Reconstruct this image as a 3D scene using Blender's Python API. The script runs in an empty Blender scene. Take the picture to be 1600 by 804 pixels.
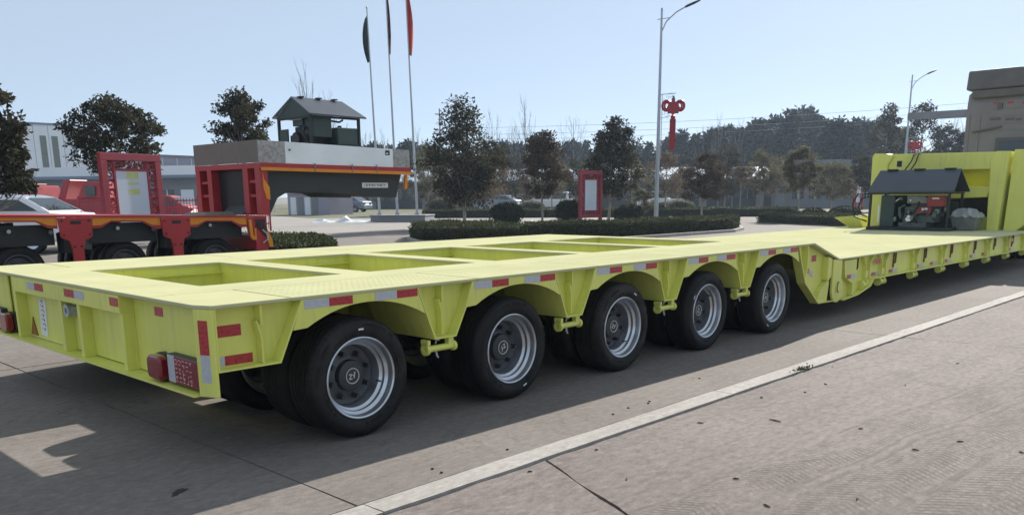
import bpy, bmesh, math, random
import numpy as np
from mathutils import Vector, Matrix

# ------------------------------------------------------------------ camera, sky, sun, exposure
SC = bpy.context.scene
COL = SC.collection
CAM = np.array([-2.0105, -4.1059, 1.441])
YAW, PITCH, ROLL, FPX, PPY = 0.76320, 0.21940, -0.0082, 1321.9, 600.0
_f = np.array([math.cos(YAW)*math.cos(PITCH), math.sin(YAW)*math.cos(PITCH), -math.sin(PITCH)])
_r = np.cross(_f, [0, 0, 1]); _r /= np.linalg.norm(_r)
_u = np.cross(_r, _f)
_r, _u = math.cos(ROLL)*_r + math.sin(ROLL)*_u, -math.sin(ROLL)*_r + math.cos(ROLL)*_u
cd = bpy.data.cameras.new('camera'); cam = bpy.data.objects.new('camera', cd); COL.objects.link(cam)
cam.matrix_world = Matrix(((_r[0], _u[0], -_f[0], CAM[0]), (_r[1], _u[1], -_f[1], CAM[1]), (_r[2], _u[2], -_f[2], CAM[2]), (0, 0, 0, 1)))
cd.sensor_fit = 'HORIZONTAL'; cd.sensor_width = 36.0; cd.lens = FPX/1600*36
cd.shift_y = (PPY-402)/1600
cd.clip_start = 0.05; cd.clip_end = 6000
SC.camera = cam

SUNV = Vector((1.845, 0.50, 1.0)).normalized()          # towards the sun
EL = math.asin(SUNV.z); AZ = math.atan2(SUNV.x, SUNV.y)
W = bpy.data.worlds.new('World'); SC.world = W; W.use_nodes = True
nt = W.node_tree; nt.nodes.clear()
sky = nt.nodes.new('ShaderNodeTexSky'); sky.sky_type = 'NISHITA'; sky.sun_disc = False
sky.sun_elevation = EL; sky.sun_rotation = AZ; sky.altitude = 50
sky.air_density = 0.6; sky.dust_density = 0.3; sky.ozone_density = 6.0
bg = nt.nodes.new('ShaderNodeBackground'); bg.inputs[1].default_value = 0.059
wo = nt.nodes.new('ShaderNodeOutputWorld')
veil = nt.nodes.new('ShaderNodeMix'); veil.data_type = 'RGBA'; veil.inputs['Factor'].default_value = .5   # even pale veil of thin haze over the clear sky
veil.inputs['B'].default_value = (9.7, 11.1, 11.9, 1)
nt.links.new(sky.outputs[0], veil.inputs['A']); nt.links.new(veil.outputs['Result'], bg.inputs[0]); nt.links.new(bg.outputs[0], wo.inputs[0])
sl = bpy.data.lights.new('sun', 'SUN'); sl.energy = 5.0; sl.angle = math.radians(0.5); sl.color = (1, 0.94, 0.85)
so = bpy.data.objects.new('sun', sl); COL.objects.link(so)
so.rotation_euler = (-SUNV).to_track_quat('-Z', 'Y').to_euler()
SC.view_settings.view_transform = 'Standard'; SC.view_settings.look = 'None'
SC.view_settings.gamma = 1.0; SC.view_settings.exposure = 0.65
SC.cycles.max_bounces = 6; SC.cycles.volume_bounces = 0

# ------------------------------------------------------------------ where a sight line meets a plane of the place
def ray(px, py): return _f + _r*((px-800)/FPX) - _u*((py-PPY)/FPX)
def hit(px, py, axis, v):
    d = ray(px, py); return CAM + d*((v-CAM[axis])/d[axis])
FH = np.array([math.cos(YAW), math.sin(YAW), 0]); RH = np.array([math.sin(YAW), -math.cos(YAW), 0])
def at(px, py, D):
    d = ray(px, py); return CAM + d*(D/(d @ FH))
def gp(px, D):                                          # ground point in direction px, D metres ahead
    p = at(px, 305, D); return (p[0], p[1])

# ------------------------------------------------------------------ materials
def nodes(m):
    m.use_nodes = True; t = m.node_tree; t.nodes.clear(); return t
MATS = {}
def M(name, col, rough=0.5, metal=0.0, var=0.12, scale=2.5, bump=0.0, bscale=60.0, coat=0.0, trans=0.0, dirt=0.0, spec=0.5, dirtcol=(.09, .075, .06), streak=0.0, rand=0.0):
    m = bpy.data.materials.new(name); t = nodes(m); N = t.nodes.new; L = t.links.new
    out = N('ShaderNodeOutputMaterial'); p = N('ShaderNodeBsdfPrincipled')
    tc = N('ShaderNodeTexCoord'); nz = N('ShaderNodeTexNoise'); nz.inputs['Scale'].default_value = scale; nz.inputs['Detail'].default_value = 6
    L(tc.outputs['Object'], nz.inputs['Vector'])
    mr = N('ShaderNodeMapRange'); mr.inputs[1].default_value = .3; mr.inputs[2].default_value = .7
    L(nz.outputs['Fac'], mr.inputs[0])
    mx = N('ShaderNodeMix'); mx.data_type = 'RGBA'
    mx.inputs['A'].default_value = (*[c*(1-var) for c in col], 1); mx.inputs['B'].default_value = (*[min(1, c*(1+var)) for c in col], 1)
    L(mr.outputs[0], mx.inputs['Factor']); src = mx.outputs['Result']
    if dirt:
        n2 = N('ShaderNodeTexNoise'); n2.inputs['Scale'].default_value = 1.7; n2.inputs['Detail'].default_value = 9; n2.inputs['Roughness'].default_value = .75
        L(tc.outputs['Object'], n2.inputs['Vector'])
        r2 = N('ShaderNodeMapRange'); r2.inputs[1].default_value = .5; r2.inputs[2].default_value = .78; r2.inputs[4].default_value = dirt
        L(n2.outputs['Fac'], r2.inputs[0])
        m2 = N('ShaderNodeMix'); m2.data_type = 'RGBA'; m2.inputs['B'].default_value = (*dirtcol, 1)
        L(r2.outputs[0], m2.inputs['Factor']); L(src, m2.inputs['A']); src = m2.outputs['Result']
    if rand:                                            # each piece is a little more or less dusty than the next
        oi = N('ShaderNodeObjectInfo'); n4 = N('ShaderNodeTexNoise'); n4.inputs['Scale'].default_value = 3.5; n4.inputs['Detail'].default_value = 8; n4.inputs['Roughness'].default_value = .7; L(tc.outputs['Object'], n4.inputs['Vector'])
        r4 = N('ShaderNodeMapRange'); r4.inputs[1].default_value = .38; r4.inputs[2].default_value = .68; r4.inputs[4].default_value = rand; L(n4.outputs['Fac'], r4.inputs[0])
        m5 = N('ShaderNodeMath'); m5.operation = 'MULTIPLY'; L(oi.outputs['Random'], m5.inputs[0]); L(r4.outputs[0], m5.inputs[1])
        m4 = N('ShaderNodeMix'); m4.data_type = 'RGBA'; m4.inputs['B'].default_value = (*dirtcol, 1); L(m5.outputs[0], m4.inputs['Factor']); L(src, m4.inputs['A']); src = m4.outputs['Result']
    if streak:                                          # rain-drawn dirt running down the sides
        mp = N('ShaderNodeMapping'); mp.inputs['Scale'].default_value = (11, 11, .8); L(tc.outputs['Object'], mp.inputs[0])
        n3 = N('ShaderNodeTexNoise'); n3.inputs['Scale'].default_value = 1.6; n3.inputs['Detail'].default_value = 8; n3.inputs['Roughness'].default_value = .7; L(mp.outputs[0], n3.inputs['Vector'])
        r3_ = N('ShaderNodeMapRange'); r3_.inputs[1].default_value = .5; r3_.inputs[2].default_value = .72; r3_.inputs[4].default_value = streak; L(n3.outputs['Fac'], r3_.inputs[0])
        m3 = N('ShaderNodeMix'); m3.data_type = 'RGBA'; m3.inputs['B'].default_value = (*dirtcol, 1); L(r3_.outputs[0], m3.inputs['Factor']); L(src, m3.inputs['A']); src = m3.outputs['Result']
    L(src, p.inputs['Base Color'])
    rr = N('ShaderNodeMapRange'); rr.inputs[3].default_value = max(0, rough-.08); rr.inputs[4].default_value = min(1, rough+.1)
    L(nz.outputs['Fac'], rr.inputs[0]); L(rr.outputs[0], p.inputs['Roughness'])
    p.inputs['Metallic'].default_value = metal; p.inputs['Coat Weight'].default_value = coat; p.inputs['Specular IOR Level'].default_value = spec
    if bump:
        nb = N('ShaderNodeTexNoise'); nb.inputs['Scale'].default_value = bscale; nb.inputs['Detail'].default_value = 4
        L(tc.outputs['Object'], nb.inputs['Vector'])
        bp = N('ShaderNodeBump'); bp.inputs['Strength'].default_value = bump; bp.inputs['Distance'].default_value = .01
        L(nb.outputs['Fac'], bp.inputs['Height']); L(bp.outputs[0], p.inputs['Normal'])
    if trans:
        tr = N('ShaderNodeBsdfTranslucent'); L(src, tr.inputs[0]); ms = N('ShaderNodeMixShader'); ms.inputs[0].default_value = trans
        L(p.outputs[0], ms.inputs[1]); L(tr.outputs[0], ms.inputs[2]); L(ms.outputs[0], out.inputs[0])
    else: L(p.outputs[0], out.inputs[0])
    MATS[name] = m; return m

def concrete(name, c0, c1, seedoff, tracks=False, stain=.5):
    m = bpy.data.materials.new(name); t = nodes(m); N = t.nodes.new; L = t.links.new
    out = N('ShaderNodeOutputMaterial'); p = N('ShaderNodeBsdfPrincipled'); geo = N('ShaderNodeNewGeometry')
    oi = N('ShaderNodeObjectInfo')
    def noise(s, d=8, r=.6, dist=0, mp=None):
        n = N('ShaderNodeTexNoise'); n.inputs['Scale'].default_value = s; n.inputs['Detail'].default_value = d; n.inputs['Roughness'].default_value = r; n.inputs['Distortion'].default_value = dist
        if mp:
            q = N('ShaderNodeMapping'); q.inputs['Scale'].default_value = mp; q.inputs['Location'].default_value = (seedoff, seedoff, 0)
            L(geo.outputs['Position'], q.inputs[0]); L(q.outputs[0], n.inputs['Vector'])
        else: L(geo.outputs['Position'], n.inputs['Vector'])
        return n.outputs['Fac']
    def rng(x, a, b, lo=0., hi=1.):
        q = N('ShaderNodeMapRange'); q.inputs[1].default_value = a; q.inputs[2].default_value = b; q.inputs[3].default_value = lo; q.inputs[4].default_value = hi
        L(x, q.inputs[0]); return q.outputs[0]
    def math_(op, a, b=None):
        q = N('ShaderNodeMath'); q.operation = op
        for i, v in enumerate((a, b)):
            if v is None: continue
            if isinstance(v, (int, float)): q.inputs[i].default_value = v
            else: L(v, q.inputs[i])
        return q.outputs[0]
    def mix(f, a, b):
        q = N('ShaderNodeMix'); q.data_type = 'RGBA'
        for k, v in (('Factor', f), ('A', a), ('B', b)):
            if isinstance(v, tuple): q.inputs[k].default_value = (*v, 1)
            elif isinstance(v, (int, float)): q.inputs[k].default_value = v
            else: L(v, q.inputs[k])
        return q.outputs['Result']
    big = noise(.55, 8, .62, .4, (1, 1, 1)); fine = noise(24, 8, .78, 0, (.55, 1, 1)); streak = noise(2.2, 7, .65, .3, (.22, 1.6, 1))
    c = mix(rng(big, .32, .68), c0, c1)
    c = mix(rng(streak, .48, .75, 0, .45), c, tuple(v*.72 for v in c0))
    c = mix(rng(fine, .50, .64, 0, .75 if tracks else .5), c, tuple(v*.58 for v in c0)); c = mix(rng(fine, .48, .36, 0, .5), c, tuple(min(1, v*1.35) for v in c1))
    scr = noise(7, 9, .8, .2, (.10, 2.6, 1)); c = mix(rng(scr, .53, .66, 0, .5 if tracks else .25), c, tuple(v*.62 for v in c0))
    crk = noise(1.6, 10, .62, .9, (1, 1, 1)); gate = rng(noise(.8, 3, .5, 0, (1, 1.2, 1)), .50, .56); line = rng(math_('ABSOLUTE', math_('SUBTRACT', crk, .5)), .0, .006, 1, 0)
    c = mix(math_('MULTIPLY', math_('MULTIPLY', line, gate), .75), c, tuple(v*.3 for v in c0))
    blot = noise(1.3, 9, .7, .8, (1.3, 1, 1))
    c = mix(rng(blot, .57, .70, 0, stain), c, tuple(v*.55 for v in c0))
    light = noise(3.1, 8, .7, .5, (.5, 1, 1))
    c = mix(rng(light, .58, .78, 0, .35), c, tuple(min(1, v*1.35) for v in c1))
    c = mix(rng(oi.outputs['Random'], 0, 1, 0, .16), c, tuple(v*.7 for v in c0))
    h = math_('ADD', math_('MULTIPLY', fine, .5), math_('MULTIPLY', noise(90, 3, .6, 0, (1, 1, 1)), .35))
    if tracks:
        sp = N('ShaderNodeSeparateXYZ'); L(geo.outputs['Position'], sp.inputs[0]); x, y = sp.outputs[0], sp.outputs[1]
        v = math_('ADD', y, math_('MULTIPLY', x, .098))
        wob = noise(1.1, 4, .5, 0, (1, .4, 1)); v = math_('ADD', v, math_('MULTIPLY', math_('SUBTRACT', wob, .5), .22))
        tot = None
        for (ctr, hw, per) in ((-1.98, .16, 17.), (-2.42, .19, 15.), (-2.85, .2, 13.), (-3.3, .17, 16.)):
            d = math_('ABSOLUTE', math_('SUBTRACT', v, ctr)); band = rng(d, hw*.75, hw, 1, 0)
            ch = math_('SINE', math_('ADD', math_('MULTIPLY', x, per*9.), math_('MULTIPLY', d, 95.)))
            lug = rng(ch, -.1, .4, 0, 1)
            rim = math_('MULTIPLY', rng(d, hw*.92, hw*1.02, 0, 1), rng(d, hw*1.06, hw*1.2, 1, 0))
            lines = math_('GREATER_THAN', math_('SINE', math_('MULTIPLY', d, 160.)), .3)
            k = math_('MAXIMUM', math_('MULTIPLY', band, math_('MAXIMUM', math_('MULTIPLY', lug, .9), math_('MULTIPLY', lines, .55))), math_('MULTIPLY', rim, .9))
            tot = k if tot is None else math_('MAXIMUM', tot, k)
        wear = noise(2.6, 8, .75, .6, (.6, 1, 1))
        k = math_('MULTIPLY', tot, rng(wear, .40, .56, 0, 1))
        c = mix(math_('MULTIPLY', k, .6), c, tuple(v*.45 for v in c0)); h = math_('SUBTRACT', h, math_('MULTIPLY', k, .5))
    L(c, p.inputs['Base Color']); p.inputs['Roughness'].default_value = .93; p.inputs['Specular IOR Level'].default_value = .25
    bp = N('ShaderNodeBump'); bp.inputs['Strength'].default_value = .55; bp.inputs['Distance'].default_value = .008; L(h, bp.inputs['Height']); L(bp.outputs[0], p.inputs['Normal'])
    L(p.outputs[0], out.inputs[0]); MATS[name] = m; return m

YEL = M('yellow_paint', (.74, .75, .165), .38, var=.06, scale=1.3, bump=.06, bscale=25, dirt=.28, dirtcol=(.42, .38, .18), streak=.32)
YELDECK = M('glare_pale_deck_paint', (.53, .525, .31), .9, var=.06, scale=2.2, bump=.12, bscale=140, dirt=.35, dirtcol=(.40, .37, .245), spec=.0)  # deck glare put into the base colour, paler than the side yellow
TYRE = M('tyre_rubber', (.011, .011, .012), .6, var=.25, scale=6, bump=.15, bscale=90, dirt=.2, dirtcol=(.045, .041, .036), spec=.25, rand=.9)
RIMM = M('silver_rim', (.66, .69, .74), .30, .85, var=.08, scale=9, bump=.05, bscale=50, dirt=.2, dirtcol=(.2, .19, .18), rand=.6)
HUBM = M('dark_hub_paint', (.045, .048, .05), .5, .1, var=.2, scale=8)
GREYDISC = M('grey_wheel_disc', (.10, .105, .115), .45, .5, var=.12, scale=7)
WHITE = M('white_paint', (.78, .79, .8), .35, var=.04, dirt=.05)
LOGO = M('pale_badge_print', (.6, .6, .58), .5, var=.03)
TRED = M('reflector_red', (.42, .025, .035), .28, var=.14, scale=60, coat=.3)
TSIL = M('reflector_silver', (.50, .52, .58), .33, .15, var=.1, scale=60)
LAMPR = M('lamp_red_lens', (.22, .012, .02), .2, var=.2, scale=30, coat=.6)
LAMPK = M('lamp_black_plastic', (.03, .03, .032), .5, var=.2)
STICKP = M('pink_film_print', (.62, .38, .38), .4, var=.25, scale=25)
BLK = M('black_steel', (.018, .02, .022), .5, .2, var=.25, scale=4, dirt=.2, dirtcol=(.05, .05, .05))
SLATE = M('slate_roof_paint', (.062, .075, .095), .42, .2, var=.12, scale=2, dirt=.12, dirtcol=(.12, .12, .12))
DKGREEN = M('dark_green_paint', (.03, .05, .048), .5, .1, var=.2, scale=3)
ENG = M('engine_green', (.10, .13, .12), .5, .2, var=.35, scale=12)
EGREY = M('engine_grey', (.19, .20, .19), .5, .3, var=.25, scale=9)
REDBOX = M('red_box_paint', (.26, .03, .03), .45, var=.15, scale=6)
RED = M('red_trailer_paint', (.40, .022, .026), .4, var=.12, scale=3, dirt=.15, dirtcol=(.15, .03, .03))
ORANGE = M('orange_stripe_paint', (.74, .25, .012), .45, var=.08, scale=4, dirt=.12, dirtcol=(.3, .12, .03))
STEEL = M('brushed_steel_sheet', (.78, .80, .82), .34, .55, var=.08, scale=1.2, bump=.05, bscale=8, dirt=.15, dirtcol=(.35, .36, .36))
CHECK = M('chequer_steel', (.36, .345, .34), .5, .5, var=.3, scale=22, bump=.5, bscale=55)
GREYP = M('grey_primer_plate', (.175, .165, .135), .6, .1, var=.1, scale=2, dirt=.2, dirtcol=(.1, .09, .07))
ARM = M('dark_arm_paint', (.033, .04, .041), .5, .1, var=.2, scale=2)
POLEM = M('galvanised_pole', (.42, .45, .48), .4, .5, var=.1, scale=2)
POLED = M('grey_lamp_pole', (.45, .48, .53), .4, .3, var=.1, scale=2)
KNOT = M('red_knot_plastic', (.42, .02, .035), .35, var=.1, scale=5, trans=.25)
SIGNRED = M('sign_frame_red', (.33, .025, .045), .45, var=.12, scale=6, dirt=.2, dirtcol=(.2, .05, .06))
POSTER = M('white_poster', (.62, .66, .76), .4, var=.05, scale=1.5)
POSTERY = M('poster_yellow_print', (.60, .62, .22), .4, var=.08)
POSTERG = M('poster_grey_print', (.42, .46, .52), .4, var=.3, scale=14)
GLASS = M('dark_glass', (.02, .026, .03), .08, var=.2, spec=.8)
CARW = M('white_car_paint', (.86, .87, .89), .3, var=.02, coat=.7)
COVERY = M('sunlit_cover_yellow', (.90, .80, .02), .4, var=.04)  # brighter yellow than the trailer, standing in for sunlight on the cover
CARB = M('grey_blue_car_paint', (.22, .26, .31), .25, .2, var=.05, coat=.6)
CARK = M('dark_car_paint', (.03, .033, .04), .22, .2, var=.05, coat=.6)
REDMACH = M('red_machine_paint', (.34, .022, .032), .4, var=.14, scale=1.5)
WALLW = M('white_wall_cladding', (.74, .78, .84), .7, var=.04, scale=.4, dirt=.06)
WALLV = M('lilac_wall_cladding', (.30, .29, .37), .7, var=.05, scale=.4)
WALLG = M('grey_wall_render', (.20, .21, .23), .8, var=.12, scale=.6)
WINOL = M('olive_window_strip', (.16, .19, .16), .3, var=.1)
BLUEB = M('blue_fascia', (.16, .22, .31), .5, var=.08)
ROOFB = M('pale_blue_roof_sheet', (.46, .55, .66), .5, var=.06, scale=.5)
DKWALL = M('dark_factory_wall', (.055, .06, .07), .8, var=.2, scale=.5)
TRUCKG = M('truck_grey_brown', (.225, .205, .215), .5, .1, var=.1, scale=2, dirt=.3, dirtcol=(.20, .18, .185))
TRUCKD = M('truck_dark_plastic', (.115, .11, .11), .55, var=.15, scale=3, dirt=.2, dirtcol=(.15, .14, .13))
BARK = M('bark_grey', (.27, .245, .21), .9, var=.3, scale=12, bump=.4, bscale=50)
BARKD = M('bark_far', (.13, .125, .12), .9, var=.2, scale=5)
LEAFA = M('leaf_dark_olive', (.050, .049, .029), .8, var=.75, scale=6.5, trans=.33, spec=.12)
LEAFB = M('leaf_brown_green', (.080, .056, .038), .8, var=.5, scale=5, trans=.25, spec=.12)
LEAFC = M('leaf_grey_olive', (.135, .130, .080), .8, var=.6, scale=4, trans=.4, spec=.12)
LEAFD = M('leaf_dusty_brown', (.15, .115, .08), .8, var=.55, scale=4, trans=.35, spec=.12)
LEAFF = M('leaf_far_evergreen', (.024, .036, .030), .8, var=.5, scale=.55, trans=.12, spec=.12)
HEDGEM = M('hedge_leaf', (.060, .072, .030), .8, var=.5, scale=5, trans=.15, spec=.12)
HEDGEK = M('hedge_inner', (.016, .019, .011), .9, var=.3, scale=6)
SHRUBM = M('shrub_leaf', (.030, .042, .022), .8, var=.5, scale=6, trans=.12, spec=.12)
GRASS = M('lawn_grass', (.105, .11, .055), .9, var=.35, scale=1.2, bump=.6, bscale=30)
SACK = M('white_sheet', (.72, .74, .75), .6, var=.08, scale=3, bump=.3, bscale=12)
SACKG = M('green_sheet', (.05, .30, .17), .5, var=.15, scale=4)
CLEARP = M('grey_tub_plastic', (.18, .19, .185), .35, var=.2, scale=5)
CLEARW = M('translucent_film', (.5, .53, .53), .3, var=.15, scale=8, trans=.3)
JOINT = M('joint_filler', (.045, .04, .035), .95, var=.4, scale=9, bump=.5, bscale=40)
TWIG = M('dry_leaf_brown', (.035, .026, .02), .8, var=.4, scale=30)
RINGSHADE = M('ring_shadow_brown', (.16, .085, .035), .7, .2, var=.3, scale=20)  # dark brown stands in for the shadows on the lashing rings
FLAGN = M('flag_dark_blue', (.02, .035, .06), .7, var=.2, trans=.3)
FLAGR = M('flag_orange_red', (.50, .06, .03), .7, var=.2, scale=2, trans=.35)
FLAGK = M('flag_dark_red', (.16, .04, .035), .7, var=.3, scale=2, trans=.3)
CABLE = M('black_cable', (.012, .012, .013), .6, var=.2)
CONC_ROAD = concrete('road_concrete', (.178, .156, .142), (.232, .207, .190), 3.1, stain=.3)
CONC_PAVE = concrete('pavement_concrete', (.178, .150, .140), (.252, .218, .204), 11.7, tracks=True, stain=.45)
CONC_KERB = concrete('kerb_concrete', (0.360, 0.335, 0.310), (0.446, 0.418, 0.389), 7.3, stain=.3)
CONC_YARD = concrete('yard_concrete', (0.288, 0.268, 0.248), (0.360, 0.336, 0.316), 5.2, stain=.25)
EARTH = M('far_ground', (.16, .15, .12), .95, var=.2, scale=.05)

# ------------------------------------------------------------------ mesh building
LOC = {}
class MB:
    def __init__(s): s.v = []; s.f = []
    def add(s, vs, fs):
        b = len(s.v); s.v += [tuple(map(float, p)) for p in vs]; s.f += [tuple(b+i for i in f) for f in fs]; return s
    def box(s, x0, x1, y0, y1, z0, z1):
        return s.add([(x0, y0, z0), (x1, y0, z0), (x1, y1, z0), (x0, y1, z0), (x0, y0, z1), (x1, y0, z1), (x1, y1, z1), (x0, y1, z1)],
                     [(0, 3, 2, 1), (4, 5, 6, 7), (0, 1, 5, 4), (1, 2, 6, 5), (2, 3, 7, 6), (3, 0, 4, 7)])
    def hexa(s, p): return s.add(p, [(0, 3, 2, 1), (4, 5, 6, 7), (0, 1, 5, 4), (1, 2, 6, 5), (2, 3, 7, 6), (3, 0, 4, 7)])
    def prism(s, poly, axis, a, b):
        n = len(poly)
        def P(p, t): return (p[0], t, p[1]) if axis == 'y' else ((t, p[0], p[1]) if axis == 'x' else (p[0], p[1], t))
        return s.add([P(p, a) for p in poly] + [P(p, b) for p in poly],
                     [tuple(range(n-1, -1, -1)), tuple(range(n, 2*n))] + [(i, (i+1) % n, n+(i+1) % n, n+i) for i in range(n)])
    def cyl(s, p0, p1, r, n=12, r1=None, cap=True):
        return s.tube([p0, p1], [r, r if r1 is None else r1], n, cap)
    def tube(s, pts, r, n=8, cap=True):
        pts = [Vector(p) for p in pts]; m = len(pts); rs = r if isinstance(r, (list, tuple)) else [r]*m
        vs = []; fs = []; ref = None
        for i, p in enumerate(pts):
            d = (pts[min(i+1, m-1)]-pts[max(i-1, 0)]).normalized()
            if ref is None: ref = Vector((0, 0, 1)) if abs(d.z) < .9 else Vector((1, 0, 0))
            a = (ref - d*ref.dot(d))
            if a.length < 1e-4: a = d.orthogonal()
            a.normalize(); ref = a; b = d.cross(a)
            for k in range(n):
                t = 2*math.pi*k/n; vs.append(p + (a*math.cos(t)+b*math.sin(t))*rs[i])
        for i in range(m-1):
            for k in range(n): fs.append((i*n+k, i*n+(k+1) % n, (i+1)*n+(k+1) % n, (i+1)*n+k))
        if cap: fs += [tuple(range(n-1, -1, -1)), tuple(range((m-1)*n, m*n))]
        return s.add(vs, fs)
    def lathe(s, prof, c, axis='y', n=32, closed=False, cap=False):
        vs = []; fs = []; m = len(prof)
        for r, t in prof:
            for k in range(n):
                a = 2*math.pi*k/n; x, y = r*math.cos(a), r*math.sin(a)
                vs.append({'y': (c[0]+x, c[1]+t, c[2]+y), 'z': (c[0]+x, c[1]+y, c[2]+t), 'x': (c[0]+t, c[1]+x, c[2]+y)}[axis])
        for i in range(m if closed else m-1):
            j = (i+1) % m
            for k in range(n): fs.append((i*n+k, i*n+(k+1) % n, j*n+(k+1) % n, j*n+k))
        if cap and not closed:
            if prof[0][0] > 1e-6: fs.append(tuple(range(n-1, -1, -1)))
            if prof[-1][0] > 1e-6: fs.append(tuple(range((m-1)*n, m*n)))
        return s.add(vs, fs)
    def ball(s, c, rx, ry, rz, n=12, m=8):
        vs = []; fs = []
        for i in range(m+1):
            a = math.pi*i/m
            for k in range(n):
                b = 2*math.pi*k/n; vs.append((c[0]+rx*math.sin(a)*math.cos(b), c[1]+ry*math.sin(a)*math.sin(b), c[2]+rz*math.cos(a)))
        for i in range(m):
            for k in range(n): fs.append((i*n+k, i*n+(k+1) % n, (i+1)*n+(k+1) % n, (i+1)*n+k))
        return s.add(vs, fs)
    def obj(s, name, mat, parent=None, smooth=False, bevel=0., local=False, loc=None):
        L = (0, 0, 0) if (parent is None or local) else LOC.get(parent.name, (0, 0, 0))
        me = bpy.data.meshes.new(name)
        me.from_pydata([(x-L[0], y-L[1], z-L[2]) for x, y, z in s.v], [], s.f)
        bm = bmesh.new(); bm.from_mesh(me); bmesh.ops.remove_doubles(bm, verts=bm.verts, dist=1e-5) if smooth else None
        bmesh.ops.recalc_face_normals(bm, faces=bm.faces); bm.to_mesh(me); bm.free()
        me.materials.append(mat)
        if smooth:
            me.polygons.foreach_set('use_smooth', [True]*len(me.polygons)); me.set_sharp_from_angle(angle=math.radians(38))
        o = bpy.data.objects.new(name, me); COL.objects.link(o)
        if parent is not None: o.parent = parent
        LOC[o.name] = L if parent is not None else (0, 0, 0)
        if bevel:
            b = o.modifiers.new('edge', 'BEVEL'); b.width = bevel; b.segments = 1; b.limit_method = 'ANGLE'; b.angle_limit = math.radians(40)
        return o
def tag(o, label=None, cat=None, group=None, kind=None):
    if label: o['label'] = label
    if cat: o['category'] = cat
    if group: o['group'] = group
    if kind: o['kind'] = kind
    return o
def thing(name, label, cat, loc=(0, 0, 0), group=None):
    o = bpy.data.objects.new(name, None); COL.objects.link(o); o.location = loc; o.empty_display_size = .2
    LOC[o.name] = tuple(map(float, loc)); return tag(o, label, cat, group)
def solo(o, loc):                                       # give a one-mesh thing its origin at its base
    for v in o.data.vertices: v.co -= Vector(loc)
    o.location = loc; LOC[o.name] = tuple(map(float, loc)); return o
def copy_tree(o, parent=None):
    c = o.copy(); COL.objects.link(c)
    if parent is not None: c.parent = parent
    for ch in list(o.children): copy_tree(ch, c)
    return c
def copy_part(o, parent, loc=None):
    c = copy_tree(o, parent)
    if loc is not None: c.location = loc
    return c
def box(name, mat, parent, *b, bevel=0.): return MB().box(*b).obj(name, mat, parent, bevel=bevel)

# ------------------------------------------------------------------ ground, road slabs, kerb, pavement
rnd = random.Random(5)
S = 3000
g = MB().add([(-S, -S, -.09), (S, -S, -.09), (S, S, -.09), (-S, S, -.09)], [(0, 1, 2, 3)]).obj('ground', EARTH); tag(g, kind='structure')
road = MB().add([(-30, -1.06, -.030), (62, -1.06, -.030), (62, 26, -.030), (-30, 26, -.030)], [(0, 1, 2, 3)]).obj('road', JOINT); tag(road, kind='structure')
def slab(name, mat, parent, x0, x1, y0, y1, z0, z1, jit, seed, shift=None):
    r = random.Random(seed); P = []; s0 = shift(x0, y0) if shift else 0; s1 = shift(x1, y0) if shift else 0; t0 = shift(x0, y1) if shift else 0; t1 = shift(x1, y1) if shift else 0
    def edge(a, b):
        n = max(2, int(math.dist(a, b)/(.28 if jit < .005 else .13)))
        for i in range(n):
            t = i/n; P.append((a[0]+(b[0]-a[0])*t+r.uniform(-jit, jit), a[1]+(b[1]-a[1])*t+r.uniform(-jit, jit)))
    edge((x0+s0, y0), (x1+s1, y0)); edge((x1+s1, y0), (x1+t1, y1)); edge((x1+t1, y1), (x0+t0, y1)); edge((x0+t0, y1), (x0+s0, y0))
    return MB().prism(P, 'z', z0, z1).obj(name, mat, parent)
XJ = [-23.7, -17.7, -11.7, -5.7, .24, 6.9, 13.4, 19.9, 26.4, 32.9, 39.4, 46, 54]
YJ = [-.925, 4.05, 9.1, 14.2, 19.5, 25.5]
k = 0
for i in range(len(XJ)-1):
    for j in range(len(YJ)-1):
        k += 1; gq = .008 if j else .004
        slab('slab', CONC_ROAD, road, XJ[i]+.007, XJ[i+1]-.007, YJ[j]+gq, YJ[j+1]-.007, -.03, 0, .0035, k)
kerb = MB().add([(-30, -1.10, -.034), (62, -1.10, -.034), (62, -.92, -.034), (-30, -.92, -.034)], [(0, 1, 2, 3)]).obj('kerb', JOINT); tag(kerb, kind='structure')
kx = [-23.7, -17.7, -11.7, -5.7, .27, 3.5, 6.9, 10.2, 13.4, 16.6, 19.9, 23.1, 26.4, 32.9, 39.4, 46, 54]
for i in range(len(kx)-1):
    slab('kerb_stone', CONC_KERB, kerb, kx[i]+.003, kx[i+1]-.003, -1.088, -.932, -.05, .003, .004, 100+i)
pave = MB().add([(-30, -30, -.046), (62, -30, -.046), (62, -1.07, -.046), (-30, -1.07, -.046)], [(0, 1, 2, 3)]).obj('pavement', JOINT); tag(pave, kind='structure')
PX = [-22, -15.6, -9.6, -4.2, 1.22, 6.95, 13.2, 19.5, 26, 32.5, 39, 46, 54]; PY = [-24, -18, -12, -6.2, -1.10]
for i in range(len(PX)-1):
    for j in range(len(PY)-1):
        k += 1; slab('slab', CONC_PAVE, pave, PX[i]+.008, PX[i+1]-.008, PY[j]+.008, PY[j+1]-.004, -.06, -.009, .008, k, lambda x, y: (.44 if abs(x-PX[4]) < .05 else -.08)*(y+1.07)+(.19 if abs(x-PX[4]) < .05 else 0))
yard = MB()
Ypoly = [(-90, 25.52), (54.02, 25.52), (54.02, -40), (160, -40), (160, 150), (-90, 150)]
yard.prism(Ypoly, 'z', -.06, -.002); yard = yard.obj('yard', CONC_YARD); tag(yard, kind='structure')

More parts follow.
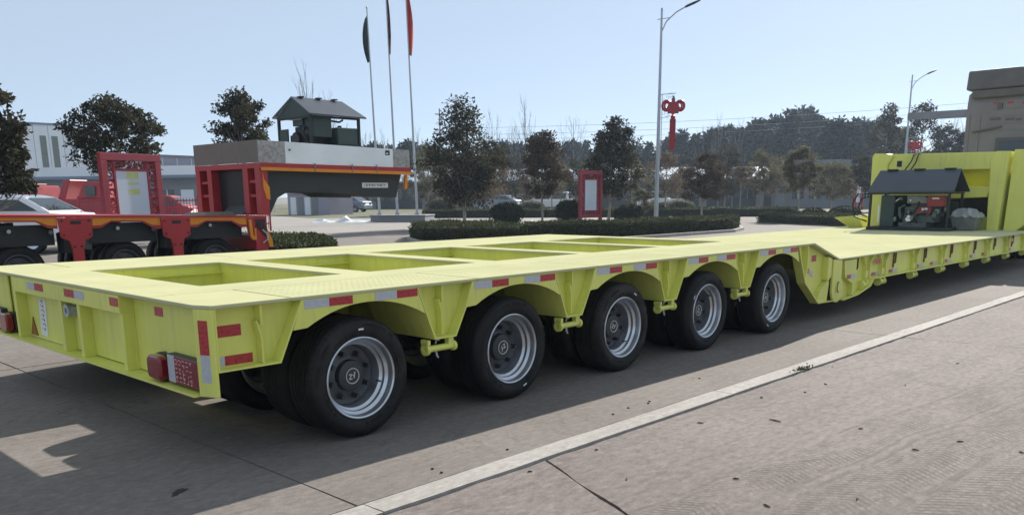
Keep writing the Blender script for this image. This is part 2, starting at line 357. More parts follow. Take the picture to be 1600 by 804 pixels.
# ------------------------------------------------------------------ leaves and trees
def leaf_mesh(name, P, size, mat, seed, flat=.0, up=.35):
    r = np.random.default_rng(seed); n = len(P)
    d = r.normal(size=(n, 3)); d[:, 2] = d[:, 2]*.8 - .2; d /= np.linalg.norm(d, axis=1)[:, None]
    q = r.normal(size=(n, 3)); q[:, 2] += up; w = np.cross(d, q); w /= np.linalg.norm(w, axis=1)[:, None]+1e-9
    nn = np.cross(d, w)
    s = size*r.uniform(.65, 1.3, n)[:, None]
    a = P; b = P + d*s*.5 + w*s*.24 + nn*s*.06; c = P + d*s - nn*s*.12*r.uniform(0, 1, n)[:, None]; e = P + d*s*.5 - w*s*.24 + nn*s*.06
    V = np.stack([a, b, c, e], 1).reshape(-1, 3)
    me = bpy.data.meshes.new(name); me.vertices.add(4*n); me.vertices.foreach_set('co', V.ravel())
    me.loops.add(4*n); me.loops.foreach_set('vertex_index', np.arange(4*n, dtype=np.int32))
    me.polygons.add(n); me.polygons.foreach_set('loop_start', np.arange(0, 4*n, 4, dtype=np.int32)); me.polygons.foreach_set('loop_total', np.full(n, 4, dtype=np.int32))
    me.update(calc_edges=True); me.materials.append(mat); return me
def meshobj(name, me, parent=None):
    o = bpy.data.objects.new(name, me); COL.objects.link(o)
    if parent is not None: o.parent = parent
    LOC[o.name] = (0, 0, 0); return o
def make_tree(label, loc, h, rad, zb, nleaf, size, mat, seed, group=None, cone=.35, nclump=60, name='leafy_tree', trunk=.06, lean=(0, 0), bark=None, gap=.5, csc=1.0):
    r = np.random.default_rng(seed); bark = bark or BARK
    root = thing(name, label, 'tree', (loc[0], loc[1], 0), group)
    C = []
    tries = 0
    while len(C) < nclump and tries < 5000:
        tries += 1
        t = r.uniform(0, 1)**.9; z = zb + (h-zb)*t
        prof = rad*max(.12, min(1, (math.sin(math.pi*min(1, (t*.93+.07)))**.55) * (1-cone*t)))
        prof *= 1 + .22*math.sin(3*t*math.pi+seed)
        a = r.uniform(0, 2*math.pi); rr = prof*math.sqrt(r.uniform(.05, 1))
        if r.uniform() < .12: rr *= 1.22
        p = np.array([rr*math.cos(a)+lean[0]*z, rr*math.sin(a)+lean[1]*z, z + r.uniform(-.1, .1)])
        if any(np.linalg.norm(p-q) < rad*.18*gap*2 for q in C): continue
        C.append(p)
    C = np.array(C); per = max(4, nleaf//len(C)); P = []
    for c in C:
        cr = rad*r.uniform(.14, .29)*csc; m = int(per*r.uniform(.45, 1.55)); v = r.normal(size=(m, 3)); v /= np.linalg.norm(v, axis=1)[:, None]
        P.append(c + v*(r.uniform(.05, 1, m)**.5)[:, None]*np.array([cr, cr, cr*.72]))
    me = leaf_mesh('crown', np.concatenate(P), size, mat, seed)
    meshobj('crown', me, root)
    mb = MB(); top = np.array([lean[0]*h*.8, lean[1]*h*.8, h*.86]); npt = 7; pts = []
    for i in range(npt):
        t = i/(npt-1); pts.append((top[0]*t + r.uniform(-.02, .02)*rad, top[1]*t + r.uniform(-.02, .02)*rad, top[2]*t))
    mb.tube(pts, [trunk*(1-.82*i/(npt-1)) for i in range(npt)], 8)
    mb.obj('trunk', bark, root, smooth=True, local=True)
    br = MB()
    for c in C[::max(1, len(C)//26)]:
        z0 = max(zb*.75, c[2]-np.hypot(c[0], c[1])*r.uniform(.6, 1.1)); z0 = min(z0, h*.82); t = z0/h
        b0 = np.array([lean[0]*z0, lean[1]*z0, z0]); mid = b0*.45+c*.55+np.array([0, 0, -.08*rad])
        br.tube([b0, mid, c], [trunk*.34*(1-t*.5), trunk*.22, trunk*.07], 5, cap=False)
    br.obj('limbs', bark, root, smooth=True, local=True)
    return root
def make_bare(label, loc, h, spread, seed, group, name='bare_tree', r0=.12, depth=4):
    r = random.Random(seed); root = thing(name, label, 'tree', (loc[0], loc[1], 0), group)
    tr = MB(); tw = MB()
    tr.tube([(0, 0, 0), (r.uniform(-.1, .1), r.uniform(-.1, .1), h*.5), (r.uniform(-.2, .2), r.uniform(-.2, .2), h*.97)], [r0, r0*.6, r0*.1], 6)
    def grow(p, d, ln, rad, dep):
        q = p + d*ln; m = p + d*ln*.5 + Vector((r.uniform(-.05, .05)*ln, r.uniform(-.05, .05)*ln, 0))
        tw.tube([p, m, q], [rad, rad*.75, rad*.45], 4, cap=False)
        if dep <= 0: return
        for i in range(r.choice((2, 3, 3))):
            a = p + d*ln*r.uniform(.35, 1); e = (d + Vector((r.uniform(-1, 1)*spread, r.uniform(-1, 1)*spread, r.uniform(.05, .5)))).normalized()
            grow(a, e, ln*r.uniform(.5, .75), rad*.55, dep-1)
    for i in range(11):
        z = h*(.2+.065*i); a = r.uniform(0, 6.28)
        grow(Vector((0, 0, z)), Vector((math.cos(a)*spread*1.1, math.sin(a)*spread*1.1, 1)).normalized(), h*.27*(1.15-.07*i), r0*.4*(1-.06*i), depth-1)
    tr.obj('trunk', BARKD, root, smooth=True, local=True); tw.obj('branches', BARKD, root, local=True)
    return root
def clone(root, loc, sc, rz, label, group=None):
    c = copy_tree(root); c.location = (loc[0], loc[1], 0); c.scale = sc if isinstance(sc, tuple) else (sc, sc, sc); c.rotation_euler = (0, 0, rz); c['label'] = label
    if group: c['group'] = group
    elif 'group' in c: del c['group']
    return c

# ------------------------------------------------------------------ the yellow low-bed trailer
TW, ZD, ZM, XF = 3.925, .901, .69, 16.95
T = thing('lowbed_trailer', 'long yellow five-axle low-bed trailer with open wells in its rear deck', 'trailer')
WR = [.489, 1.807, 3.129, 4.453, 5.780]; WF = [1.561, 2.900, 4.254, 5.582, 6.868]; YN, YF = .994, 2.794
SEAM = [.0, .52, 1.955, 3.27, 4.585, 5.915, 7.14]
th = .02
# deck plates: the hatch plates over the wheels, both sides, one by one
for side in (0, 1):
    for i in range(6):
        a, b = SEAM[i]+.006, SEAM[i+1]-.006
        if i == 0:
            p = [(0, .107), (.046, 0), (b, 0), (b, .64), (0, .64)]
        else: p = [(a, 0), (b, 0), (b, .64), (a, .64)]
        if i == 5: p = [(a, 0), (7.14, 0), (7.14, .64), (a, .64)]
        if side: p = [(x, TW-y) for x, y in p]
        MB().prism(p, 'z', ZD-th, ZD).obj('deck_plate', YELDECK, T, bevel=.003)
m = MB()
for y0, y1 in ((.643, YN), (YF, TW-.643)): m.box(.16, 7.14, y0, y1, ZD-th, ZD)
xs = [.16] + [v for p in zip(WR, WF) for v in p] + [7.14]
for i in range(0, len(xs), 2): m.box(xs[i], xs[i+1], YN, YF, ZD-th, ZD)
m.obj('deck_frame', YELDECK, T)
MB().box(.0, .157, .643, TW-.643, ZD-th, ZD+.001).obj('tail_plate', YELDECK, T, bevel=.003)
# fine raised anti-slip ribs on the hatch plates (far too many to pick apart)
m = MB()
for i in range(1, 6):
    for j in range(62):
        x = SEAM[i]+.06+j*(SEAM[i+1]-SEAM[i]-.12)/62
        for q in range(9):
            y = .07+.062*q+(.031 if j % 2 else 0)
            m.add([(x, y, ZD), (x+.010, y, ZD), (x+.010, y+.034, ZD), (x, y+.034, ZD), (x+.005, y+.005, ZD+.0007), (x+.005, y+.029, ZD+.0007)],
                  [(0, 1, 5, 4) if 0 else (0, 4, 5, 3), (1, 2, 5, 4), (0, 1, 4), (2, 3, 5)])
tag(m.obj('anti_slip_ribs', YELDECK, T), kind='stuff')
# well walls
for a, b in zip(WR, WF):
    m = MB(); z0, z1 = .60, ZD-th-.001; e = .02
    m.box(a-e-.012, a-e, YN-e, YF+e, z0, z1).box(b+e, b+e+.012, YN-e, YF+e, z0, z1)
    m.box(a-e+.001, b+e-.001, YN-e-.012, YN-e, z0, z1).box(a-e+.001, b+e-.001, YF+e, YF+e+.012, z0, z1)
    m.box(a-e+.002, b+e-.002, YF-.02, YF+e-.001, ZD-.09, ZD-.078)
    m.obj('well_wall', YEL, T)
# spine, widened to block sun under the deck, and cross members below
m = MB()
m.box(.16, 7.6, 1.98, 2.82, .44, .598)
for x in [.3, 1.68, 3.01, 4.35, 5.68, 7.0]: m.box(x-.05, x+.05, .55, TW-.55, .56, ZD-th-.004)
m.obj('chassis_beam', YEL, T)
for i in range(4):                                      # dark boxes added between the axles to block light and view
    MB().box(2.715+1.325*i, 3.225+1.325*i, .64, 1.975, .24, .585).box(2.715+1.325*i, 3.225+1.325*i, 1.9755, TW-.64, .24, .435).obj('shade_block', BLK, T)
MB().box(1.44, 1.855, .64, 1.52, .44, .585).obj('shade_block', BLK, T)  # added box that trims the sunlit patch on the ground
# side valances with wheel arches, recessed gusset panels between them
def side(mb, poly, y0, y1, far):
    mb.prism(poly, 'y', *((TW-y0, TW-y1) if far else (y0, y1)))
for far in (0, 1):
    for kk in range(5):
        dx = 1.325*kk
        lx0 = .60 if kk == 0 else .595
        P = [(.592+dx, .8805), (1.425+dx, .8805), (1.492+dx, .712)]
        for i in range(17):
            t = i/16; x = 1.482-.865*t; P.append((x+dx, .716+.113*(1-abs((x-1.045)/.437)**2.1)))
        P += [(.525+dx, .716)]
        m = MB(); side(m, P, .004, .016, far); m.obj('wheel_arch', YEL, T)
    gus = [[(.065, .8805), (.597, .8805), (.437, .545), (.065, .545)]]
    for kk in range(4):
        dx = 1.325*kk; gus.append([(1.43+dx, .8805), (1.917+dx, .8805), (1.85+dx, .71), (1.755+dx, .532), (1.568+dx, .532), (1.497+dx, .71)])
    for gi, P in enumerate(gus):
        m = MB(); side(m, P, .085, .097, far); gp_ = m.obj('gusset_panel', YEL, T)
        m = MB(); cxp = sum(p[0] for p in P)/len(P)
        for i in range(1, len(P)):                      # edge flanges (not along the top)
            a, b = P[i], P[(i+1) % len(P)]
            if i == len(P)-1: a, b = P[i], P[0]
            ia = (a[0]+(.010 if a[0] < cxp else -.010), a[1]+(.0 if a[1] > .6 else .010)); ib = (b[0]+(.010 if b[0] < cxp else -.010), b[1]+(.0 if b[1] > .6 else .010))
            side(m, [a, b, ib, ia], .003, .0845, far)
        m.obj('gusset_flange', YEL, gp_)
        m = MB(); x = .343 if gi == 0 else 1.655+1.325*(gi-1)
        side(m, [(x-.006, .8795), (x+.006, .8795), (x+.006, .77), (x-.006, .77)], .02, .084, far)
        m.prism([(x-.028, .79), (x-.018, .79), (x+.008, .69), (x+.008, .556), (x-.004, .556), (x-.004, .69)], 'y', *((TW-.03, TW-.084) if far else (.03, .084)))
        m.obj('gusset_rib', YEL, gp_)
        web = ([], [])                                  # web plates running inward from the slanted edges
        for i in range(1, len(P)):
            a, b = P[i], P[(i+1) % len(P)]
            if abs(a[1]-b[1]) < .05: continue
            s_ = .010 if a[0] < cxp else -.010
            if a[0] > cxp and i < len(P)-1 and abs(P[i][1]-.71) < .001: a = P[i]
            web[s_ > 0].append((a, b, s_))
        for L_ in web:
            if not L_: continue
            m = MB()
            for a, b, s_ in L_: side(m, [a, b, (b[0]+s_, b[1]), (a[0]+s_, a[1])], .0975, .60, far)
            m.obj('gusset_web', YEL, gp_)
        if gi:                                          # lashing pin below
            m = MB(); x0 = 1.50+1.325*(gi-1); yy = TW-.04 if far else .04
            m.cyl((x0+.03, yy, .468), (x0+.27, yy, .468), .022, 14)
            m.lathe([(.040, 0), (.040, .022), (.018, .022), (.018, 0)], (x0+.005, yy, .468), 'x', 16, True); m.cyl((x0+.245, yy, .468), (x0+.265, yy, .468), .034, 14)
            pass
            m.box(x0+.005, x0+.028, yy-.035, yy+.035, .50, .5315).box(x0+.20, x0+.244, yy-.02, yy+.02, .475, .5315)
            lp = m.obj('lashing_pin', YEL, T, smooth=True)
            MB().tube([(x0+.10, yy, .50), (x0+.105, yy-.01, .525), (x0+.125, yy-.01, .52)], .006, 6).tube([(x0+.10, yy, .46), (x0+.105, yy-.008, .415), (x0+.115, yy-.008, .405)], .007, 6).obj('pin_clip', POLEM, lp)
    # swan-neck end plate behind the last wheel
    P = [(6.765, .8805), (7.128, .8805), (7.64, .728), (7.72, .69), (7.72, .44), (7.40, .245), (7.34, .21), (6.97, .47), (6.84, .71)]
    m = MB(); side(m, P, .085, .10, far); sp = m.obj('swan_neck_plate', YEL, T)
    m = MB()
    for a, b in (((6.765, .8805), (6.84, .71)), ((6.84, .71), (6.97, .47)), ((6.97, .47), (7.34, .21)), ((7.34, .21), (7.75, .20))):
        side(m, [a, b, (b[0]+.016, b[1]+.012), (a[0]+.016, a[1]+.004)], .003, .084, far)
    m.obj('swan_neck_flange', YEL, sp)
    m = MB()
    side(m, [(7.02, .879), (7.05, .86), (7.05, .60), (6.99, .49), (6.975, .49), (7.03, .61), (7.03, .85), (7.01, .879)], .02, .084, far)
    m.obj('swan_neck_rib', YEL, sp); m = MB(); side(m, [(7.56, .725), (7.66, .70), (7.66, .50), (7.60, .455), (7.56, .46)], .012, .084, far)
    m.obj('swan_neck_rib', YEL, sp); m = MB(); side(m, [(7.35, .212), (7.62, .207), (7.66, .44), (7.60, .455), (7.40, .33)], .03, .084, far)
    m.obj('swan_neck_rib', YEL, sp)
    m = MB(); side(m, [(7.685+.0, .69), (7.685, .44)]+[(7.84+.155*math.cos(a), .335+.155*math.sin(a)) for a in np.linspace(math.pi*.95, math.pi*2.3, 20)]+[(7.93, .50), (7.93, .67)], .002, .03, far)
    hp = m.obj('hinge_plate', YEL, T, bevel=.003)
    m = MB(); side(m, [(7.83+.055*math.cos(a), .35+.055*math.sin(a)) for a in np.linspace(0, 2*math.pi, 22)[:-1]], -.006, .001, far); pin = m.obj('hinge_pin', YEL, hp)
    m = MB(); m.tube([(7.85+.048*math.cos(a), (TW+.009 if far else -.009), .36+.062*math.sin(a)) for a in np.linspace(1.7, 4.6, 8)], .006, 5); m.obj('pin_keeper', HUBM, hp)
    # main-deck side
    m = MB(); side(m, [(7.845, .6688), (XF+1.5, .6688), (XF+1.5, .385), (8.93, .385), (8.84, .30), (8.47, .225), (8.03, .195), (8.01, .36), (8.05, .49), (7.945, .49), (7.945, .6688)], .075, .087, far); ds = m.obj('deck_side', YEL, T)
    m = MB()
    side(m, [(8.93, .372), (XF+1.5, .372), (XF+1.5, .386), (8.93, .386)], .0, .074, far)
    side(m, [(8.03, .182), (8.47, .211), (8.86, .288), (8.945, .372), (8.93, .386), (8.84, .302), (8.46, .226), (8.03, .196)], .0, .074, far)
    m.obj('lower_flange', YEL, ds)
    side_b = MB(); side(side_b, [(8.03, .655), (8.40, .655), (8.40, .43), (8.31, .36), (8.08, .455)], .02, .0745, far); side_b.obj('apron_plate', YEL, ds)
    m = MB(); side(m, [(8.30, .365), (8.36, .40), (8.36, .235), (8.30, .225)], .015, .0745, far); m.obj('apron_rib', YEL, ds)
    for xk in [8.80, 9.33, 10.48, 11.66, 12.80, 13.98, 15.15, 16.3]:
        m = MB(); side(m, [(xk-.16, .6675), (xk-.145, .6675), (xk-.06, .56), (xk-.06, .388), (xk-.072, .388), (xk-.072, .555)], .03, .0745, far)
        side(m, [(xk+.16, .6675), (xk+.145, .6675), (xk+.06, .56), (xk+.06, .388), (xk+.072, .388), (xk+.072, .555)], .03, .0745, far)
        side(m, [(xk-.045, .47), (xk, .49), (xk+.045, .47), (xk+.045, .4), (xk-.045, .4)], .04, .0745, far)
        m.obj('stiffener', YEL, ds)
    for xk in [8.51, 9.78, 10.97, 12.14, 13.33, 14.45, 15.58]:
        yy = TW-.066 if far else .066
        m = MB(); m.tube([(xk-.035, yy, .655), (xk-.04, yy, .50), (xk-.045, yy, .46)], .011, 6); m.tube([(xk+.035, yy, .655), (xk+.035, yy, .535), (xk+.01, yy, .52)], .010, 6); m.obj('lashing_ring', RINGSHADE, ds, smooth=True)
    for xk in [8.72, 9.28, 10.45, 11.62, 12.78, 13.95, 15.15, 16.3]:
        yy = TW-.05 if far else .05; m = MB()
        m.cyl((xk-.085, yy, .315), (xk+.10, yy, .315), .030, 12); m.cyl((xk-.095, yy, .315), (xk-.065, yy, .315), .052, 12); m.cyl((xk+.085, yy, .315), (xk+.105, yy, .315), .044, 12)
        m.box(xk-.07, xk-.035, yy-.03, yy+.03, .33, .3715).box(xk+.05, xk+.085, yy-.03, yy+.03, .33, .3715)
        m.obj('lashing_pin', YEL, T, smooth=True)
# sloped plate and main deck
m = MB().hexa([(7.14, 0, ZD-th), (7.84, 0, ZM-th), (7.84, TW, ZM-th), (7.14, TW, ZD-th), (7.14, 0, ZD), (7.84, 0, ZM), (7.84, TW, ZM), (7.14, TW, ZD)])
m.obj('slope_plate', YELDECK, T)
xe = [7.84, 9.9, 12.3, 14.7, XF+1.5]
for i in range(4): MB().box(xe[i]+.0015, xe[i+1]-.0015, 0, TW, ZM-th, ZM).obj('deck_plate', YELDECK, T, bevel=.003)
m = MB()
for y in (.35, 1.3, 2.5, 3.5): m.box(7.9, XF+1.4, y, y+.12, .40, ZM-th-.002)
for i in range(12): m.box(8.1+i*.85, 8.2+i*.85, .1, TW-.1, .5, ZM-th-.004)
m.obj('deck_beam', YEL, T)
# tail
XB = .085
box('tail_panel', YEL, T, XB, XB+.012, .10, TW-.10, .43, ZD-th-.001)
m = MB()
m.box(.0, .016, 1.045, 2.985, .775, ZD-th-.001).box(.0165, XB-.001, 1.045, 2.985, .775, .787)
m.box(.0165, XB-.001, 1.045, 1.057, .7875, ZD-th-.002).box(.0165, XB-.001, 2.973, 2.985, .7875, ZD-th-.002)
m.obj('tail_lip', YEL, T)
for y in (1.04, 1.72, 2.05, 2.99):
    z1 = .7745 if 1.0 < y < 2.98 else ZD-th-.002
    m = MB().box(.012, XB-.001, y, y+.012, .424, z1).box(.012, .05, y+.0125, y+.05, .424, z1); m.obj('tail_rib', YEL, T)
MB().prism([(-.02, .13), (XB+.01, .13), (XB+.01, TW-.13), (-.02, TW-.13)], 'z', .408, .423).obj('bottom_flange', YEL, T)
for far in (0, 1):
    P = [(0, .107), (.046, 0), (.064, 0), (.064, .095), (.05, .095), (.05, .03), (.012, .113)]
    if far: P = [(x, TW-y) for x, y in P]
    MB().prism(P, 'z', .415, ZD-th-.001).obj('corner_post', YEL, T, bevel=.003)
# reflective tape: one strip each, red and silver
def tape(p0, p1, ax_, v, zc, hh, red, parent=T):        # along x or y at plane v
    mb = MB(); a, b = sorted((p0, p1))
    if ax_ == 'y': mb.box(a, b, v-.0015, v+.0005, zc-hh, zc+hh)
    else: mb.box(v-.0015, v+.0005, a, b, zc-hh, zc+hh)
    return mb.obj('red_tape' if red else 'silver_tape', TRED if red else TSIL, parent)
for i in range(5):
    dx = 1.325*i
    for a in (.605, 1.10):
        zc = .853
        tape(a+dx, a+dx+.165, 'y', .003, zc, .024, False); tape(a+dx+.1655, a+dx+.33, 'y', .003, zc, .024, True)
tape(.10, .252, 'y', .084, .748, .031, True); tape(.067, .145, 'y', .084, .588, .026, False); tape(.146, .31, 'y', .084, .588, .026, True)
def tape_px(a, b, X, red):                              # on the tail, seen from pixel a to pixel b
    p, q = hit(*a, 0, X), hit(*b, 0, X); return tape(p[1], q[1], 'x', X, (p[2]+q[2])/2, abs(p[2]-q[2])/2 if abs(p[2]-q[2]) > .02 else .027, red)
zz = lambda x, y: (200+x/4.018, 440+y/4.018); aa = lambda x, y: (x/5.745, 400+y/5.745)
for (x0, x1, ym, X, red) in ((168, 250, 190, XB, True), (251, 340, 205, XB, False)):
    p, q = hit(*zz(x0, ym), 0, X), hit(*zz(x1, ym), 0, X); tape(p[1], q[1], 'x', X-.001, (p[2]+q[2])/2, .026, red)
for (x0, x1, ym, red) in ((245, 309, 270, False), (310, 383, 283, True), (577, 664, 333, True), (665, 750, 352, False), (985, 1058, 412, True)):
    p, q = hit(*aa(x0, ym), 0, 0), hit(*aa(x1, ym), 0, 0); tape(p[1], q[1], 'x', -.001, .838, .026, red)
for (x0, x1, ym, red) in ((15, 78, 215, True), (-60, 14, 200, False)):
    p, q = hit(*aa(x0, ym), 0, XB), hit(*aa(x1, ym), 0, XB); tape(p[1], q[1], 'x', XB-.001, (p[2]+q[2])/2, .026, red)
n_ = Vector((-.107, -.046, 0)).normalized(); t_ = Vector((.046, -.107, 0)).normalized(); o_ = Vector((0, .107, 0))
for z0, z1, red in ((.640, .822, True), (.492, .639, False)):
    q = [o_+t_*.028+n_*.0015, o_+t_*.088+n_*.0015]
    MB().add([(q[0].x, q[0].y, z0), (q[1].x, q[1].y, z0), (q[1].x, q[1].y, z1), (q[0].x, q[0].y, z1)] + [(p.x+.002, p.y+.0008, z) for p, z in ((q[0], z0), (q[1], z0), (q[1], z1), (q[0], z1))],
             [(0, 1, 2, 3), (4, 7, 6, 5), (0, 4, 5, 1), (1, 5, 6, 2), (2, 6, 7, 3), (3, 7, 4, 0)]).obj('red_tape' if red else 'silver_tape', TRED if red else TSIL, T)
# small plates on the swan neck and the main-deck side
tape(7.27, 7.38, 'y', .082, .72, .035, True)
for i, (a, b) in enumerate(((0, .09), (.095, .20))):
    z = .625-.05*i; MB().prism([(7.11+a, .655-.45*a), (7.11+b, .655-.45*b), (7.11+b, .60-.45*b), (7.11+a, .60-.45*a)], 'y', .080, .0845).obj('red_tape' if not i else 'silver_tape', TRED if not i else TSIL, T)
for xk in (8.13,): tape(xk, xk+.11, 'y', .018, .455, .024, True); tape(xk+.111, xk+.24, 'y', .018, .455, .024, False)
for xk in (9.02, 9.62, 10.62, 11.22, 11.86, 13.1, 13.75, 15.4): tape(xk, xk+.13, 'y', .071, .42, .022, True); tape(xk+.131, xk+.30, 'y', .071, .42, .022, False)
for xk in (9.03, 15.3): tape(xk, xk+.15, 'y', .028, .585, .03, True)
# tail lamps
for far in (0, 1):
    fy = (lambda y: TW-y) if far else (lambda y: y)
    def bx(name, mat, par, x0, x1, y0, y1, z0, z1, bv=0.): return MB().box(x0, x1, *sorted((fy(y0), fy(y1))), z0, z1).obj(name, mat, par, bevel=bv)
    lb = bx('tail_lamp', LAMPK, T, .02, XB-.002, .13, .50, .437, .600, .006)
    bx('lens', TSIL, lb, .014, .0195, .41, .492, .443, .594, .002); bx('lens', LAMPR, lb, .014, .0195, .138, .409, .443, .594, .002)
    r5 = random.Random(9)
    for q in range(5):                                  # pink lettering film still stuck on the lens, column by column
        yq = .395-.042*q
        m = MB()
        for w in range(6):
            za = .58-.024*w
            if r5.random() < .75: m.box(.0122, .0135, *sorted((fy(yq), fy(yq-.028*r5.uniform(.6, 1)))), za-.006, za)
            if r5.random() < .45:
                yo = yq-.028*r5.random(); m.box(.0122, .0135, *sorted((fy(yo), fy(yo-.006))), za-.018, za-.0065)
        m.obj('film_print', STICKP, lb)
    m = MB(); yc = fy(.62)
    m.prism([(yc+.088*np.sign(math.cos(a))*abs(math.cos(a))**.5, .505+.072*np.sign(math.sin(a))*abs(math.sin(a))**.5) for a in np.linspace(0, 2*math.pi, 25)[:-1]], 'x', -.015, .045)
    rl = m.obj('round_lamp', LAMPR, T, bevel=.012)
    m = MB(); m.prism([(yc+.094*np.sign(math.cos(a))*abs(math.cos(a))**.5, .505+.078*np.sign(math.sin(a))*abs(math.sin(a))**.5) for a in np.linspace(0, 2*math.pi, 25)[:-1]], 'x', .0455, XB-.002); m.obj('lamp_body', LAMPK, rl)
    box('lamp_bracket', LAMPK, rl, .03, .07, yc-.04, yc+.04, .4235, .43)
# reflector triangle, label sheet, tow eye in the tail recess
p = [hit(*aa(*q), 0, XB) for q in ((300, 540), (290, 695), (350, 710))]
MB().prism([(v[1], v[2]) for v in p], 'x', XB-.006, XB-.001).obj('triangle_reflector', LAMPR, T)
p = [hit(*aa(*q), 0, XB) for q in ((345, 385), (410, 395), (437, 725), (378, 700))]
st = MB().prism([(v[1], v[2]) for v in p], 'x', XB-.003, XB-.001).obj('label_sheet', WHITE, T)
m = MB(); y0 = (p[0][1]+p[2][1])/2
for w in range(7):
    z = .72-.034*w; m.box(XB-.0042, XB-.0032, y0-.035, y0+.02, z-.008, z-.003).box(XB-.0042, XB-.0032, y0-.02-.01*(w % 3), y0-.012-.01*(w % 3), z-.022, z-.0085)
m.obj('label_print', LAMPK, st)
pc = hit(*aa(640, 485), 0, .05); m = MB(); m.lathe([(.045, -.02), (.045, .02), (.02, .02), (.02, -.02)], (.035, pc[1], pc[2]), 'x', 16, True); m.box(.04, XB-.001, pc[1]-.06, pc[1]+.05, pc[2]-.035, pc[2]+.03); m.obj('tow_eye', POLEM, T, smooth=True)
# wheels
def wheel_at(mk, cx, y0):
    pass
ZW = .3693
tp = [(.248, .030), (.262, .018), (.29, .008), (.318, .005), (.340, .012), (.356, .026), (.3665, .042), (.3693, .055)]
for q in range(5):
    y = .070+q*.031; tp += [(.3693, y), (.3600, y+.002), (.3600, y+.008), (.3693, y+.010)]
tp += [(.3693, .228), (.3665, .240), (.356, .252), (.318, .264), (.262, .262), (.248, .250), (.246, .14)]
def tyre(dy): return [(r, t+dy) for r, t in tp]
NT = 72
wh = MB().lathe(tyre(0), (0, 0, ZW), 'y', NT, True).lathe(tyre(.315), (0, 0, ZW), 'y', NT, True).obj('wheel', TYRE, T, smooth=True)
rim = MB().lathe([(.2475, .040), (.2525, .026), (.2525, .018), (.246, .014), (.238, .020), (.233, .040), (.231, .058), (.223, .066), (.214, .072), (.212, .092), (.204, .100), (.196, .105), (.194, .130), (.190, .182), (.196, .188), (.2475, .188)], (0, 0, ZW), 'y', NT).obj('rim', RIMM, wh, smooth=True)
MB().lathe([(.1895, .176), (.182, .170), (.160, .174), (.135, .172), (.118, .160), (.1, .156), (.1, .19), (.1895, .19)], (0, 0, ZW), 'y', 48).obj('wheel_disc', GREYDISC, wh, smooth=True)
MB().lathe([(.099, .149), (.094, .124), (.082, .118), (.060, .116), (0.001, .115)], (0, 0, ZW), 'y', 40).obj('hub', HUBM, wh, smooth=True)
cap = MB().lathe([(.048, .1152), (.050, .112), (.047, .110), (.044, .112), (.0435, .1145)], (0, 0, ZW), 'y', 36).obj('badge_ring', LOGO, wh, smooth=True)
m = MB()                                                # the badge: a Z, a dot and a slanted bar
def stroke(m, pts, w, y=.1125, sc=1.):
    for (x0, z0), (x1, z1) in zip(pts[:-1], pts[1:]):
        d = Vector((x1-x0, 0, z1-z0)).normalized(); nrm = Vector((-d.z, 0, d.x))*w
        m.add([(x0*sc+s*nrm.x-d.x*w*.4, yy, ZW+z0*sc+s*nrm.z-d.z*w*.4) if e == 0 else (x1*sc+s*nrm.x+d.x*w*.4, yy, ZW+z1*sc+s*nrm.z+d.z*w*.4) for yy in (y, y+.002) for e, s in ((0, -1), (1, -1), (1, 1), (0, 1))],
              [(0, 1, 2, 3), (4, 7, 6, 5), (0, 4, 5, 1), (1, 5, 6, 2), (2, 6, 7, 3), (3, 7, 4, 0)])
stroke(m, [(-.026, .010), (-.006, .010), (-.024, -.018), (-.004, -.018)], .0032)
stroke(m, [(.001, .004), (.007, .004)], .003); stroke(m, [(.016, .020), (.010, -.014)], .0035); stroke(m, [(.012, .020), (.022, .020)], .0025)
m.obj('badge', LOGO, wh)
for q in range(8):
    a = 2*math.pi*q/8+.3; x, z = .142*math.cos(a), .142*math.sin(a)
    MB().cyl((x, .175, ZW+z), (x, .122, ZW+z), .0175, 6, .015).obj('wheel_nut', HUBM, wh)
MB().tube([(.188, .125, ZW-.06), (.183, .09, ZW-.058), (.18, .075, ZW-.057)], .005, 6).obj('valve', HUBM, wh)
m = MB(); stroke(m, [(-.016, 0), (.016, 0)], .005, .0035); pt = m.obj('paint_mark', WHITE, wh); 
pt.data.vertices.foreach_set('co', np.array([(v.co.x, v.co.y, v.co.z+.30) for v in pt.data.vertices], dtype=np.float32).ravel())
rr5 = random.Random(6); m = MB()                        # moulded lettering and ribs of the sidewall, raised a millimetre or two
for q in range(96):
    a = 2*math.pi*q/96; r_ = .325 if (q//12) % 2 else .285; dr_ = rr5.uniform(.006, .013); w = rr5.uniform(.004, .009)
    if rr5.random() < .25: continue
    y = .0058 if r_ > .3 else .0095
    pts = [(r_-dr_, -w), (r_+dr_, -w), (r_+dr_, w), (r_-dr_, w)]
    v = [(p*math.cos(a)-t*math.sin(a), yy, ZW+p*math.sin(a)+t*math.cos(a)) for yy in (y+.004, y-.0022) for p, t in pts]; m.hexa(v)
for q in range(60):
    a = 2*math.pi*q/60; v = [(p*math.cos(a)-t*math.sin(a), yy, ZW+p*math.sin(a)+t*math.cos(a)) for p, yy in ((.352, .022), (.3675, .044)) for t in (-.006, .006) for p in (p,)]
    b0 = [(c[0], c[1]-.003, c[2]) for c in v]; m.hexa([v[0], v[1], v[3], v[2], b0[0], b0[1], b0[3], b0[2]])
tag(m.obj('sidewall_relief', TYRE, wh), kind='stuff')
X0 = .986
spin = [0, 2.75, 0.5, 5.25, 3.6]
wh.location = (X0, 0, 0)
def respin(o, a):                                       # turn a wheel about its own axle
    o.rotation_mode = 'XYZ'
wheels = [wh]
for q in range(1, 5): wheels.append(copy_part(wh, T, (X0+1.325*q, 0, 0)))
